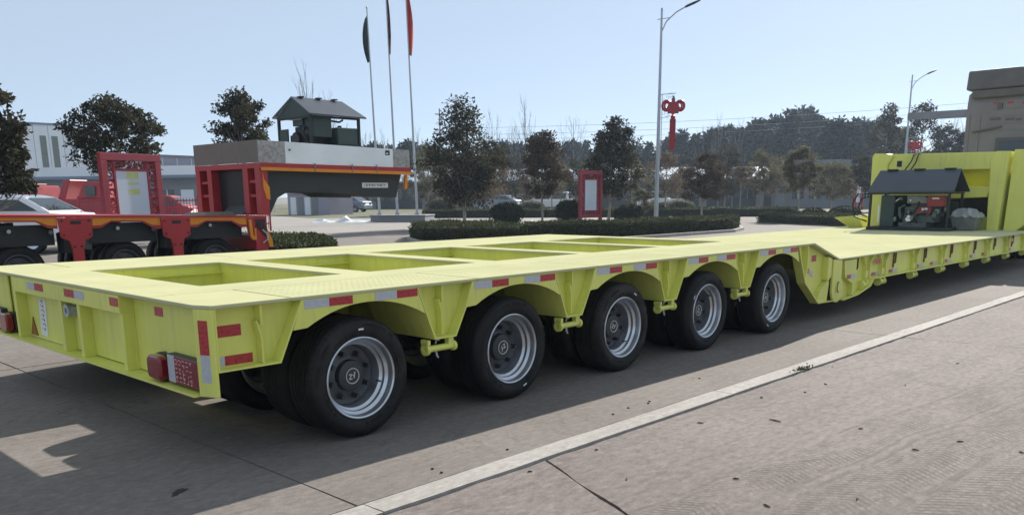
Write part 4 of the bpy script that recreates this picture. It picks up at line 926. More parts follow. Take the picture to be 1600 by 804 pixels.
for i, (bx_, tx_, ty_, fm, lab, flab, fl) in enumerate(((592, 573, 12, FLAGN, 'shortest flagpole, left of the three, flying a dark blue flag', 'dark blue flag hanging limp from the left flagpole', 68), (620, 602, -28, FLAGK, 'middle flagpole of the three on the stone plinth', 'dark red flag hanging limp from the middle flagpole', 92), (651, 633, -30, FLAGR, 'right flagpole of the three, flying an orange red flag', 'orange red flag hanging limp from the right flagpole', 96))):
    t = (bx_-577)/96; base = Vector(gp(bx_, float((np.array(P0.lerp(P1, t))-CAM)@FH)+1.0)+(0,)); D = float((np.array(base)-CAM)@FH)
    top = Vector(at(tx_, ty_, D)); base.z = zp
    f_ = thing('flagpole', lab, 'flagpole', tuple(base), 'flagpoles on the plinth')
    MB().tube([base, top], [.075, .035], 10).obj('shaft', POLEM, f_, smooth=True)
    MB().ball(top, .06, .06, .06, 10, 6).obj('finial', POLEM, f_, smooth=True); MB().cyl(base, base+Vector((0, 0, .12)), .13, 12).obj('foot', POLEM, f_)
    # limp flag: folded strip
    h = fl/1390*D; ax0 = top-Vector((0, 0, .35)); dr = Vector(-RH); vs = []; fs = []; nz_ = 9; nx = 7; r6 = random.Random(i)
    for u in range(nz_):
        for w in range(nx):
            tt = u/(nz_-1); ww = w/(nx-1); wid = .27*math.sin(math.pi*min(1, .18+tt*.75))**.8+.05
            sgn = 1 if i == 0 else (-1 if i == 2 else -.6)
            o = dr*(wid*ww*sgn) + Vector(FH)*(.13*math.sin(ww*9+tt*3+i)*(.25+.6*ww))
            q = ax0.lerp(base, (tt*h)/(ax0-base).length); vs.append(q+o+Vector((0, 0, -.35*ww*(1-tt)*h*.4-.1*ww)))
    for u in range(nz_-1):
        for w in range(nx-1): fs.append((u*nx+w, u*nx+w+1, (u+1)*nx+w+1, (u+1)*nx+w))
    fo = MB().add(vs, fs).obj('flag', fm, None, smooth=True); solo(fo, tuple(ax0)); tag(fo, flab, 'flag'); sm = fo.modifiers.new('thick', 'SOLIDIFY'); sm.thickness = .01

# ------------------------------------------------------------------ street lamps and knots
def lamp(px, D, z0, topy, lab, klab, rot):
    b = Vector(gp(px, D)+(z0,)); H = float(at(px+6, topy, D)[2])
    L_ = thing('street_lamp', lab, 'street lamp', tuple(b), 'street lamps with red knots')
    s = H/11.
    MB().tube([b, b+Vector((0, 0, H-z0))], [.115, .05], 12).obj('pole', POLED, L_, smooth=True)
    MB().box(b.x-.2, b.x+.2, b.y-.2, b.y+.2, z0, z0+.03).obj('base_plate', POLED, L_)
    rr = Vector(RH)*math.cos(rot)+Vector(FH)*math.sin(rot)
    zt_ = H-z0-.55*s
    arm = [b+Vector((0, 0, zt_-.65*s)), b+rr*.25*s+Vector((0, 0, zt_-.1*s)), b+rr*.75*s+Vector((0, 0, zt_+.35*s)), b+rr*1.25*s+Vector((0, 0, zt_+.62*s))]
    MB().tube(arm, .032, 8).obj('arm', POLED, L_, smooth=True)
    MB().tube([b-rr*.2+Vector((0, 0, zt_)), b+rr*.45*s+Vector((0, 0, zt_+.08))], .02, 6).obj('tie_bar', POLED, L_)
    e0 = b+rr*1.2*s+Vector((0, 0, zt_+.60*s)); e1 = b+rr*2.0*s+Vector((0, 0, zt_+.93*s)); n_ = rr.cross(Vector((0, 0, 1)))
    hd = MB(); up = Vector((0, 0, 1))
    prof = [(0, .05, .05), (.15, .11, .07), (.6, .13, .07), (.9, .09, .05), (1, .03, .03)]
    vs = []; fs = []
    for t, w, h in prof:
        c = e0.lerp(e1, t)
        for k_ in range(8): a_ = k_*math.pi/4; vs.append(c+n_*w*math.cos(a_)*s+up*h*math.sin(a_)*s)
    for i in range(4):
        for k_ in range(8): fs.append((i*8+k_, i*8+(k_+1) % 8, (i+1)*8+(k_+1) % 8, (i+1)*8+k_))
    fs += [tuple(range(7, -1, -1)), tuple(range(32, 40))]
    hd.add(vs, fs).obj('lamp_head', BLK, L_, smooth=True)
    # bracket frame for the ornament
    zk = float(at(px, 148 if D < 60 else 172, D)[2]) if D < 60 else 5.6
    zl = zk-2.5; m = MB(); rb = Vector(RH)
    m.tube([b+Vector((0, 0, zk-z0)), b+rb*.82+Vector((0, 0, zk-z0+.06))], .02, 5).tube([b+rb*.14+Vector((0, 0, zk-z0)), b+rb*.14+Vector((0, 0, zl-z0-.55))], .018, 5)
    m.tube([b+Vector((0, 0, zl-z0-.55)), b+rb*.16+Vector((0, 0, zl-z0-.55))], .015, 4).tube([b+Vector((0, 0, zl-z0+1.35)), b+rb*.55+Vector((0, 0, zl-z0+1.5))], .015, 5)
    for q in range(3):
        u = .16+.16*q; v = zk-z0-.42+.15*q
        m.tube([b+rb*u+Vector((0, 0, v)), b+rb*(u+.14)+Vector((0, 0, v)), b+rb*(u+.14)+Vector((0, 0, v+.2)), b+rb*(u+.03)+Vector((0, 0, v+.2)), b+rb*(u+.03)+Vector((0, 0, v+.1))], .011, 4)
    for q in range(2):
        u = .16+.18*q; v = zl-z0+1.75-.17*q
        m.tube([b+rb*u+Vector((0, 0, v)), b+rb*(u+.12)+Vector((0, 0, v)), b+rb*(u+.12)+Vector((0, 0, v-.2)), b+rb*(u+.02)+Vector((0, 0, v-.2)), b+rb*(u+.02)+Vector((0, 0, v-.1))], .011, 4)
    tag(m.obj('bracket_scroll', POLED, L_), kind='stuff')
    kc = b+rb*.70; kc.z = zk-.62
    Kn = thing('knot_ornament', klab, 'ornament', (kc.x, kc.y, zl-.5), 'red knots hung on the street lamps')
    def P(u, v): return kc+rb*u*.76+Vector((0, 0, v*.76))
    def plate(pts, nm, t=.07):
        m = MB(); n = len(pts); f0 = [P(*p)-Vector(FH)*t/2 for p in pts]; f1 = [P(*p)+Vector(FH)*t/2 for p in pts]
        m.add(f0+f1, [tuple(range(n-1, -1, -1)), tuple(range(n, 2*n))]+[(i, (i+1) % n, n+(i+1) % n, n+i) for i in range(n)]); return m.obj(nm, KNOT, Kn)
    c_ = []
    for i in range(32):
        a_ = 2*math.pi*i/32; r_ = .40+.035*math.cos(8*a_); r_ *= 1/(abs(math.cos(a_+math.pi/4))+abs(math.sin(a_+math.pi/4)))**.45*1.12; c_.append((r_*math.cos(a_), r_*math.sin(a_)*1.05))
    plate(c_, 'knot_body', .14)
    for sg in (-1, 1):
        MB().tube([P(sg*(.44+.27*math.cos(t)), .12+.30*math.sin(t)) for t in np.linspace(-2.6, 2.6, 22)], .065, 8).obj('knot_loop', KNOT, Kn, smooth=True)
        MB().tube([P(sg*(.40+.16*math.cos(t)), .12+.19*math.sin(t)) for t in np.linspace(-2.4, 2.4, 16)], .045, 7).obj('knot_loop', KNOT, Kn, smooth=True)
    MB().tube([P(.07*math.cos(t), .50+.10*math.sin(t)) for t in np.linspace(0, 6.3, 14)], .04, 6).obj('knot_loop', KNOT, Kn, smooth=True)
    MB().tube([P(0, .74), P(0, .42)], .05, 8).obj('hanging_cord', TRUCKD, Kn)
    MB().ball(P(0, -.60), .17, .1, .11, 12, 8).obj('bead', KNOT, Kn, smooth=True); MB().tube([P(0, -.40), P(0, -.55)], .05, 8).obj('hanging_cord', KNOT, Kn)
    for q in range(7): MB().tube([P(-.165+.055*q, -.70), P(-.17+.057*q, -2.62)], .025, 6).obj('tassel_strand', KNOT, Kn)
lamp(1026, 44, .0, 13, 'tall street lamp with red knot ornament standing behind the long hedge', 'red Chinese knot ornament with tassel on the nearer street lamp', .0)
lamp(1409, 69, .0, 117, 'farther street lamp in front of the dark trees beside the truck', 'red Chinese knot ornament on the farther street lamp', .0)

# ------------------------------------------------------------------ red notice frames
def notice(a, b, z0, H, lab, posts, lean, marks, grp='red notice frames'):
    """a, b: ground points of the two posts seen left and right"""
    A, B = Vector((a[0], a[1], z0)), Vector((b[0], b[1], z0)); d = (B-A); Wd = d.length; d.normalize(); n = Vector((-d.y, d.x, 0))
    if n.dot(Vector(FH)) > 0: n = -n                    # n looks at the camera
    S_ = thing('notice_frame', lab, 'sign', tuple((A+B)/2), grp)
    t = .12*Wd/1.5+.03
    def bar(u0, u1, v0, v1, d0=-.06, d1=.06, nm='frame_bar', mat=SIGNRED, par=S_, bv=.006):
        c = [A+d*u+n*w for (u, w) in ((u0, d0), (u1, d0), (u1, d1), (u0, d1))]
        return MB().hexa([(p.x, p.y, z0+v0) for p in c]+[(p.x, p.y, z0+v1) for p in c]).obj(nm, mat, par, bevel=bv)
    bar(0, t, 0, H-t, nm='post'); bar(Wd-t, Wd, 0, H-t, nm='post'); bar(0, Wd, H-t+.001, H); zb_ = posts
    bar(t+.001, Wd-t-.001, zb_, zb_+t*.8)
    i0, i1, j0, j1 = Wd*.24, Wd*.76, zb_+.16*(H-zb_), H-.20*(H-zb_)
    bs = t*.35
    for u in (i0-bs, i1): bar(u, u+bs, zb_+t*.8+.001, H-t-.001, -.03, .03)
    bar(i0+.001, i1-.001, j0-bs, j0-.001, -.03, .03); bar(i0+.001, i1-.001, j1+.001, j1+bs, -.03, .03)
    po = bar(i0, i1, j0, j1, -.012, .012, 'poster', POSTER, bv=0)
    if marks:
        w_, h_ = i1-i0, j1-j0
        for (ua, ub, va, vb) in ((.33, .72, .86, .985), (.36, .70, .76, .80), (.36, .72, .58, .68)): bar(i0+ua*w_, i0+ub*w_, j0+va*h_, j0+vb*h_, .0125, .0135, 'poster_print', POSTERY, po, 0)
        c = [(.68, .10), (.95, .14), (.96, .19), (.82, .165), (.7, .13)]
        q = [A+d*(i0+u*w_)+n*.0135 for u, v in c]; q2 = [p-n*.001 for p in q]; m = len(c)
        MB().add([(p.x, p.y, z0+j0+v*h_) for p, (u, v) in zip(q, c)]+[(p.x, p.y, z0+j0+v*h_) for p, (u, v) in zip(q2, c)], [tuple(range(m)), tuple(range(2*m-1, m-1, -1))]+[(i, m+i, m+(i+1) % m, (i+1) % m) for i in range(m)]).obj('poster_print', POSTERG, po)
        bar(i0+.02*w_, i0+.98*w_, j0+.002, j0+.09*h_, .0125, .0133, 'poster_print', POSTERY if 0 else POSTERG, po, 0)
    # scroll-work between the bars
    r9 = random.Random(4); m = MB()
    def scroll(cu, cv, r_, s0, sg):
        pts = [A+d*(cu+sg*r_*(1-k_/22.)*math.cos(s0+k_*.42))+Vector((0, 0, cv+r_*(1-k_/22.)*math.sin(s0+k_*.42))) for k_ in range(16)]; m.tube(pts, t*.09+.004, 4)
    band = i0-bs-t
    nv_ = max(4, int((H-zb_-2*t)/(band*1.0)))
    for k_ in range(nv_):
        v = zb_+t+ (k_+.5)*(H-zb_-2*t)/nv_
        for cu, sg in ((t+band*.5, 1), (Wd-t-band*.5, -1)):
            scroll(cu, v, band*.46, k_*1.3, sg); m.tube([A+d*(cu-band*.5)+Vector((0, 0, v+band*.4)), A+d*(cu+band*.5)+Vector((0, 0, v+band*.45))], t*.08+.004, 4)
    nh = max(3, int((i1-i0)/(band*.9)))
    for k_ in range(nh):
        u = i0+(k_+.5)*(i1-i0)/nh
        scroll(u, (j1+bs+H-t)/2, min(band*.5, (H-t-j1-bs)*.48), k_*.9, 1); scroll(u, (zb_+t*.8+j0-bs)/2, min(band*.5, (j0-bs-zb_-t*.8)*.46), k_*1.1, -1)
    tag(m.obj('scroll_work', SIGNRED, S_), kind='stuff')
    return S_
aL, bL = gp(160, 20.4), gp(253, 22.0)
notice(aL, bL, .0, 2.50, 'large red frame holding a white poster, behind the red trailer', .45, 0, True)
aL, bL = gp(905, 40.3), gp(940, 41.6)
notice(aL, bL, .0, 2.55, 'red frame with blank white board standing behind the middle hedge', .38, 0, False)
aL, bL = gp(1334, 72), gp(1349, 73)
notice(aL, bL, .0, 2.45, 'small far red frame beside the left yellow gooseneck post', .3, 0, False)

# ------------------------------------------------------------------ hedges, lawn, shrubs
def hedge(lab, foot, z0, h, seed, n=9000, size=.075, mat=None, bulge=.05, grp='clipped hedges round the islands', wid='hedge'):
    r = np.random.default_rng(seed); c = np.array(foot); cen = c.mean(0)
    H_ = thing(wid, lab, 'hedge', (cen[0], cen[1], z0), grp)
    mb = MB(); nn = len(foot)
    inner = [tuple(p+(cen-p)/np.linalg.norm(cen-p)*.07) for p in c]
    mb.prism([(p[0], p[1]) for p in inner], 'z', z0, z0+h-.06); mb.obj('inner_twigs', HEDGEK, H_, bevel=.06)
    P = []
    per = np.array([np.linalg.norm(c[(i+1) % nn]-c[i]) for i in range(nn)]); 
    import itertools
    x, y = c[:, 0], c[:, 1]; area = abs(np.dot(x, np.roll(y, -1))-np.dot(y, np.roll(x, -1)))/2
    ns = int(n*(per.sum()*h)/(per.sum()*h+area)); ntop = n-ns
    e = r.choice(nn, ns, p=per/per.sum()); t = r.uniform(0, 1, ns)[:, None]; q = c[e]*(1-t)+c[(e+1) % nn]*t
    z = h*r.uniform(0.03, 1, ns)
    und = .05*np.sin(q[:, 0]*2.1+seed)+.04*np.sin(q[:, 1]*3.3)
    q = q+(cen-q)/np.linalg.norm(cen-q, axis=1)[:, None]*(-bulge*np.sin(z/h*3.1)[:, None]+r.normal(0, .035, ns)[:, None]+.04*(z/h > .85)[:, None])
    P.append(np.c_[q-cen, z])
    lo, hi = c.min(0), c.max(0); T_ = []
    while len(T_) < ntop:
        s = r.uniform(lo, hi, (4*ntop, 2)); ins = np.zeros(len(s), bool)
        for i in range(nn):
            a, b = c[i], c[(i+1) % nn]; cond = ((a[1] > s[:, 1]) != (b[1] > s[:, 1])); xx = (b[0]-a[0])*(s[:, 1]-a[1])/(b[1]-a[1]+1e-12)+a[0]; ins ^= cond & (s[:, 0] < xx)
        T_ = list(T_)+list(s[ins])
    T_ = np.array(T_[:ntop]); P.append(np.c_[T_-cen, h-.03+r.normal(0, .022, ntop)+.025*np.sin(T_[:, 0]*1.7+seed)+.02*np.sin(T_[:, 1]*2.9)])
    meshobj('foliage', leaf_mesh('foliage', np.concatenate(P), size, mat or HEDGEM, seed, up=.2), H_)
    return H_
zi = .10                                                # planted islands are raised a little behind their kerbs
isl = [gp(640, 28.6), gp(655, 26.6), gp(745, 25.7), gp(960, 27.6), gp(1146, 33.0), gp(1160, 35.0), gp(1150, 38.5), gp(1090, 46), gp(800, 46.0), gp(700, 33.5), gp(650, 31.5)]
lawn = MB().prism(isl, 'z', -.028, zi-.02).obj('lawn', GRASS); tag(lawn, kind='structure')
ik = MB()
for i in range(len(isl)):
    a, b = Vector(isl[i]+(0,)), Vector(isl[(i+1) % len(isl)]+(0,)); d = (b-a).normalized(); n = Vector((d.y, -d.x, 0))*.14
    ik.hexa([(a.x, a.y, -.028), (b.x, b.y, -.028), (b.x+n.x, b.y+n.y, -.028), (a.x+n.x, a.y+n.y, -.028), (a.x, a.y, zi), (b.x, b.y, zi), (b.x+n.x, b.y+n.y, zi), (a.x+n.x, a.y+n.y, zi)])
tag(ik.obj('island_kerb', CONC_KERB), kind='structure')
hedge('low clipped hedge at the left end of the island, below the tallest tree', [gp(642, 29.2), gp(655, 27.3), gp(745, 26.4), gp(815, 26.8), gp(818, 28.5), gp(770, 31.5), gp(690, 33), gp(652, 31.8)], zi-.03, .46, 11, 16000)
hedge('long clipped hedge along the island, below the red notice frame', [gp(822, 26.9), gp(960, 28.2), gp(1085, 31.5), gp(1085, 33.4), gp(960, 29.9), gp(822, 28.5)], zi-.03, .52, 12, 17000)
hedge('short block of clipped hedge closing the right end of the island', [gp(1088, 31.7), gp(1142, 33.6), gp(1156, 35.2), gp(1148, 37.0), gp(1088, 35.0)], zi-.03, .50, 13, 7000)
hedge('wide clipped hedge just behind the front of the red trailer', [gp(300, 18.6), gp(508, 18.9), gp(519, 20.2), gp(510, 22.6), gp(470, 24.5), gp(300, 24.5)], -.028, .47, 14, 22000)
hedge('clipped hedge across the road, left of the yellow trailer post', [gp(1186, 43.5), gp(1325, 37.5), gp(1345, 39.5), gp(1325, 42), gp(1200, 46)], -.03, .50, 15, 12000)
hedge('long far hedge strip running behind the street lamp', [gp(662, 58), gp(1240, 55), gp(1250, 57), gp(662, 60)], -.002, .55, 16, 15000, .11)
hl = MB().prism([gp(1186, 43), gp(1345, 36.5), gp(1420, 42), gp(1400, 54), gp(1195, 54)], 'z', -.028, .03).obj('lawn', GRASS); tag(hl, kind='structure')
fl_ = MB().prism([gp(480, 61), gp(1500, 58.5), gp(1800, 180), gp(200, 180)], 'z', -.002, .02).obj('verge', GRASS); tag(fl_, kind='structure')
def shrub(lab, px, D, r_, h, z0, seed, n=2600, mat=None, size=.085, grp='round clipped shrubs'):
    b = gp(px, D); S_ = thing('round_shrub', lab, 'shrub', (b[0], b[1], z0), grp); r = np.random.default_rng(seed)
    d = r.normal(size=(n, 3)); d /= np.linalg.norm(d, axis=1)[:, None]; d[:, 2] = np.abs(d[:, 2]*1.0)*np.sign(r.uniform(-.35, 1, n))
    P = d*np.array([r_, r_, h/2])*(r.uniform(.86, 1.05, n)[:, None]); P[:, 2] += h/2
    P[:, 2] = np.clip(P[:, 2], .03, None)
    meshobj('foliage', leaf_mesh('foliage', P, size, mat or SHRUBM, seed), S_)
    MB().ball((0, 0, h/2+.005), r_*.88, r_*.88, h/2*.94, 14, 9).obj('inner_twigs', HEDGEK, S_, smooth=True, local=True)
    return S_
for a in (('dark round shrub right of the tallest island tree', 791, 40, .78, 1.02, zi-.025, 1), ('dark round shrub left of the red notice frame', 889, 42, .62, 1.12, zi-.025, 2), ('dark wide shrub right of the red notice frame', 984, 42, .72, .86, zi-.025, 3), ('dark shrub behind the hedge across the road', 1273, 45, .62, .62, .028, 4), ('broad dark shrub beside the far red frame', 1322, 47, .8, .66, .028, 5),
          ('grey green round shrub behind the far hedge, left', 690, 66, 1.2, 1.3, .018, 6), ('grey green round shrub behind the far hedge, nearest the parked van', 830, 66, 1.0, 1.0, .018, 7), ('grey green round shrub behind the far hedge, right of the lamp', 1065, 64, 1.0, 1.0, .018, 8), ('reddish round shrub behind the far hedge', 1040, 66, .9, .8, .018, 9),
          ('low dark shrub showing between the red frame and gooseneck', 285, 27, 1.0, .9, -.028, 10)):
    shrub(*a, mat=(LEAFC if a[6] in (6, 7, 8) else (LEAFB if a[6] == 9 else None)))

# ------------------------------------------------------------------ trees
def tr(lab, px, D, topy, rpx, boty, n, size, mat, seed, z0=0, **k):
    b = gp(px, D); h = float(at(px, topy, D)[2])-z0; zb_ = float(at(px, boty, D)[2])-z0; r_ = rpx*D/1370
    t = make_tree(lab, b, h, r_, max(.3, zb_), n, size, mat, seed, **k); t.location.z = z0; return t
G1 = 'leafy trees in the yard'
tr('dark broad-leaved tree cut by the left edge of the photo', -8, 20, 128, 64, 306, 8500, .135, LEAFA, 1, group=G1, nclump=75, cone=.12, csc=.95, z0=-.03)
tr('dark broad-leaved tree standing behind the large red frame', 190, 27, 152, 78, 262, 8200, .135, LEAFA, 2, group=G1, nclump=75, cone=.35, z0=-.03, csc=.95)
tr('dark broad-leaved tree rising left of the grey roofed power pack', 385, 32, 144, 58, 250, 7200, .14, LEAFA, 33, group=G1, nclump=62, cone=.42, csc=.95, z0=-.01)
tr('tallest island tree with pointed dark crown above the left hedge', 725, 40, 158, 70, 312, 11000, .165, LEAFA, 4, group=G1, nclump=120, cone=.5, z0=zi-.02, trunk=.085, csc=1.15)
tr('brownish tree between two dark shrubs on the island', 847, 42, 208, 42, 300, 7500, .15, LEAFB, 5, group=G1, nclump=85, cone=.3, z0=zi-.02)
tr('dark tree right of the red notice frame, trunk leaning', 952, 43, 188, 52, 300, 9500, .16, LEAFA, 6, group=G1, nclump=110, cone=.45, z0=zi-.02, lean=(-.01, -.06), trunk=.08)
tr('reddish brown tree right of the near street lamp', 1097, 45, 244, 40, 308, 9350, .11, LEAFB, 7, group=G1, nclump=80, cone=.15, z0=zi-.02)
tr('sandy green tree with round crown over the far hedge', 1249, 47, 230, 33, 296, 8500, .11, LEAFC, 8, group=G1, nclump=70, cone=.2, z0=.02)
tr('small brown lollipop tree left of the round green one', 1157, 60, 260, 17, 286, 2720, .11, LEAFD, 9, group=G1, nclump=30, cone=.2, z0=.02)
tr('green tree behind the small lollipop tree', 1188, 64, 236, 34, 300, 8840, .12, LEAFC, 10, group=G1, nclump=80, cone=.2, z0=.02)
tr('dusty green tree just left of the broad far shrub', 1300, 58, 257, 36, 305, 7650, .12, LEAFC, 12, group=G1, nclump=70, cone=.1, z0=.02)
tr('dark green tree above the far red frame', 1345, 66, 245, 34, 300, 7140, .13, LEAFA, 13, group=G1, nclump=60, cone=.2, z0=.02)
tr('thin grey tree close behind the trunk of the tallest island tree', 765, 52, 245, 36, 305, 5440, .11, LEAFD, 14, group=G1, nclump=60, cone=.2, z0=-.002)
tr('pale feathery bush tree just left of the near lamp base', 1003, 50, 296, 22, 335, 2550, .12, LEAFC, 15, group=G1, nclump=30, cone=.1, z0=-.002)
tr('dusty brown tree left of the pale blue roof patch', 1040, 60, 240, 38, 300, 6460, .12, LEAFD, 16, group=G1, nclump=70, cone=.2, z0=.02)
# rows of young trees before the factory wall: three kinds, copied
gA = tr('young tree with dusty crown in the row before the factory wall', 700, 72, 255, 30, 305, 3740, .14, LEAFD, 21, z0=.02, nclump=45, cone=.2, group='young trees before the factory', trunk=.06)
gB = tr('young tree with grey green crown in the row before the factory wall', 740, 76, 250, 32, 300, 3740, .14, LEAFC, 22, z0=.02, nclump=45, cone=.2, group='young trees before the factory', trunk=.06)
gC = tr('young tree with dark crown in the row before the factory wall', 800, 80, 245, 36, 302, 4420, .15, LEAFA, 23, z0=.02, nclump=50, cone=.3, group='young trees before the factory', trunk=.06)
r2 = random.Random(8); ROW = []; ROWPX = []
for i, px in enumerate([655, 672, 770, 822, 865, 905, 925, 985, 1010, 1060, 1120, 1140, 1210, 1228, 1275, 1325, 1362, 1130, 880]):
    src = (gA, gB, gC)[i % 3]; D = r2.uniform(66, 86); ROWPX.append(px); c = clone(src, gp(px+r2.uniform(-5, 5), D), r2.uniform(.8, 1.12), r2.uniform(0, 6.2), src['label'], 'young trees before the factory'); c.location.z = .02; ROW.append(c)
LM = [(590, 'left flagpole'), (651, 'right flagpole'), (725, 'tallest island tree'), (791, 'left round shrub'), (847, 'brownish island tree'), (922, 'middle red frame'), (965, 'leaning dark tree'), (1028, 'near street lamp'), (1097, 'reddish brown tree'), (1157, 'small lollipop tree'), (1188, 'green tree by the lollipop'), (1249, 'sandy round tree'), (1300, 'dusty green tree'), (1343, 'far red frame'), (1410, 'far street lamp'), (1470, 'gantry beam')]
SEEN = {}
def where(kind, px):
    q = min(LM, key=lambda t: abs(t[0]-px)); side_ = 'straight behind' if abs(q[0]-px) < 7 else ('behind and left of' if px < q[0] else 'behind and right of')
    t = f'{kind} {side_} the {q[1]}'; SEEN[t] = SEEN.get(t, 0)+1
    if SEEN[t] > 1: t = f'{kind} farther {side_} the {q[1]}' if SEEN[t] == 2 else f'{kind} farthest {side_} the {q[1]}'
    return t
for o, px in ((gA, 700), (gB, 740), (gC, 800)): o['label'] = where('young row tree', px)
for i, o in enumerate(ROW): o['label'] = where('young row tree', ROWPX[i])
# dark evergreens far behind
gf = 'dark evergreens of the far tree line'; fl1 = 'dark evergreen in the far tree line behind the yard'
E1 = make_tree(fl1, (0, 0), 13, 4.2, 1.5, 5200, .75, LEAFF, 31, gf, cone=.4, nclump=95, name='evergreen_tree', trunk=.22, bark=BARKD)
E2 = make_tree(fl1, (0, 0), 13, 5.0, 1.0, 6000, .78, LEAFF, 32, gf, cone=.25, nclump=100, name='evergreen_tree', trunk=.25, bark=BARKD)
E3 = make_tree(fl1, (0, 0), 13, 3.6, 1.5, 5000, .72, LEAFF, 34, gf, cone=.6, nclump=90, name='evergreen_tree', trunk=.2, bark=BARKD)
prof = [(560, 232), (585, 226), (612, 230), (640, 222), (668, 228), (760, 232), (785, 222), (812, 226), (838, 218), (866, 232), (894, 222), (915, 224), (940, 232), (985, 228), (1012, 226), (1040, 220), (1062, 208), (1086, 214), (1110, 205), (1135, 200), (1155, 205), (1178, 190), (1203, 186), (1226, 178), (1246, 171), (1262, 180), (1284, 192), (1306, 188), (1330, 190), (1350, 196), (1372, 188), (700, 236), (730, 230), (960, 238), (1095, 226), (1290, 210), (1215, 208), (1330, 214), (1165, 222)]
for i, (px, ty) in enumerate(prof):
    D = r2.uniform(118, 150); src = (E1, E2, E3)[i % 3]; H_ = float(at(px, ty, D)[2]); b = gp(px, D)
    s_ = H_/13.; wx = r2.uniform(.95, 1.25)*max(s_, .72)
    fl1 = where('far evergreen', px)
    if i < 3:
        src['label'] = fl1; src.location = (b[0], b[1], -.0); src.scale = (wx, wx, s_)
    else: clone(src, b, (wx, wx, s_), r2.uniform(0, 6.2), fl1, gf)
# looser trees near the truck
for i, (px, ty, rp_, D, sd) in enumerate(((1378, 162, 30, 90, 41), (1432, 158, 34, 94, 42), (1470, 196, 26, 92, 43), (1404, 200, 30, 96, 44), (1500, 205, 24, 90, 45))):
    tr(('loose dark tree left of the far street lamp', 'loose dark tree right of the far street lamp', 'low open tree under the grey gantry beam', 'bushy tree directly behind the far street lamp', 'thin open tree beside the truck cab')[i], px, D, ty, rp_, 262, 3200, .30, LEAFA, sd, name='open_tree', nclump=80, cone=.35, trunk=.14, group='open trees beside the truck', gap=.6)
# bare winter trees
B1 = make_bare('bare tree', (0, 0), 14, .34, 51, 'bare trees on the skyline'); B2 = make_bare('bare tree', (0, 0), 14, .24, 52, 'bare trees on the skyline'); B3 = make_bare('bare tree', (0, 0), 14, .45, 53, 'bare trees on the skyline')
bare = [(822, 156, 'tallest bare tree on the skyline between two leafy island trees'), (487, 104, 'bare tree showing behind the peak of the grey power pack roof'), (896, 180, 'bare tree on the skyline left of the leaning dark tree'), (770, 178, 'slim bare tree on the skyline beside the tallest island tree'), (1118, 184, 'bare tree on the skyline right of the near lamp'), (1095, 196, ''), (655, 204, ''), (700, 206, ''), (605, 208, ''), (575, 205, ''), (1150, 192, ''), (845, 200, ''), (520, 150, ''), (800, 196, ''), (1480, 176, ''), (1455, 180, ''), (1497, 186, '')]
for i, (px, ty, lab) in enumerate(bare):
    D = r2.uniform(100, 112) if i not in (1, 12) else 95; H_ = float(at(px, ty, D)[2]); b = gp(px, D); s_ = H_/14.; lab = lab or where('thin far bare tree', px)
    src = (B1, B2, B3)[i % 3] if i < 5 else (B2, B3)[i % 2]
    if i < 3: src.location = (b[0], b[1], 0); src.scale = (max(s_, .8), max(s_, .8), s_); src['label'] = lab
    else: clone(src, b, (max(s_, .8)*r2.uniform(.8, 1.1),)*2+(s_,), r2.uniform(0, 6.2), lab, 'bare trees on the skyline')

# ------------------------------------------------------------------ buildings
def wallbox(root, name, mat, a, b, depth, z0, z1):      # a, b ground points of its near face
    A, B = Vector(a+(0,)), Vector(b+(0,)); d = (B-A).normalized(); n = Vector((-d.y, d.x, 0))
    if n.dot(Vector(FH)) < 0: n = -n
    return MB().hexa(quad(A, B, n, depth, z0, z1)).obj(name, mat, root)
def panel(root, name, mat, a, b, u0, u1, z0, z1, out=.05, thick=.04, skew=0):
    A, B = Vector(a+(0,)), Vector(b+(0,)); d = (B-A).normalized(); n = Vector((-d.y, d.x, 0))
    if n.dot(Vector(FH)) > 0: n = -n
    p = [A+d*u0+n*(out-thick), A+d*u1+n*(out-thick), A+d*u1+n*out, A+d*u0+n*out]
    return MB().hexa([(q.x, q.y, z0) for q in p]+[(q.x+d.x*skew, q.y+d.y*skew, z1) for q in p]).obj(name, mat, root)
def zt_at(px, py, D): return float(at(px, py, D)[2])
# white workshop
D = 105; a, b = gp(-60, D-4), gp(131, D+6); wb = thing('workshop_building', 'tall white workshop block with two olive window strips at the far left', 'building', a+(-.06,))
zt1 = zt_at(90, 191, D); wallbox(wb, 'wall', WALLW, a, b, 20, -.06, zt1); Wd = math.dist(a, b)
panel(wb, 'roof_edge', BLUEB, a, b, -.2, Wd+.2, zt1-.02, zt1+.22, .12, .3)
for px in (74, 93):
    u = (px+60)/191*Wd; f_ = panel(wb, 'window_strip', WINOL, a, b, u-.36, u+.36, zt_at(px, 260, D), zt_at(px, 209, D), .06, .05)
    for q in range(6): panel(f_, 'mullion', WALLG, a, b, u-.36, u+.36, zt_at(px, 260, D)+q*.62, zt_at(px, 260, D)+q*.62+.06, .09, .028)
for q in range(1, 8): panel(wb, 'cladding_joint', WALLV, a, b, Wd*q/8, Wd*q/8+.05, 0, zt1-.03, .02, .019)
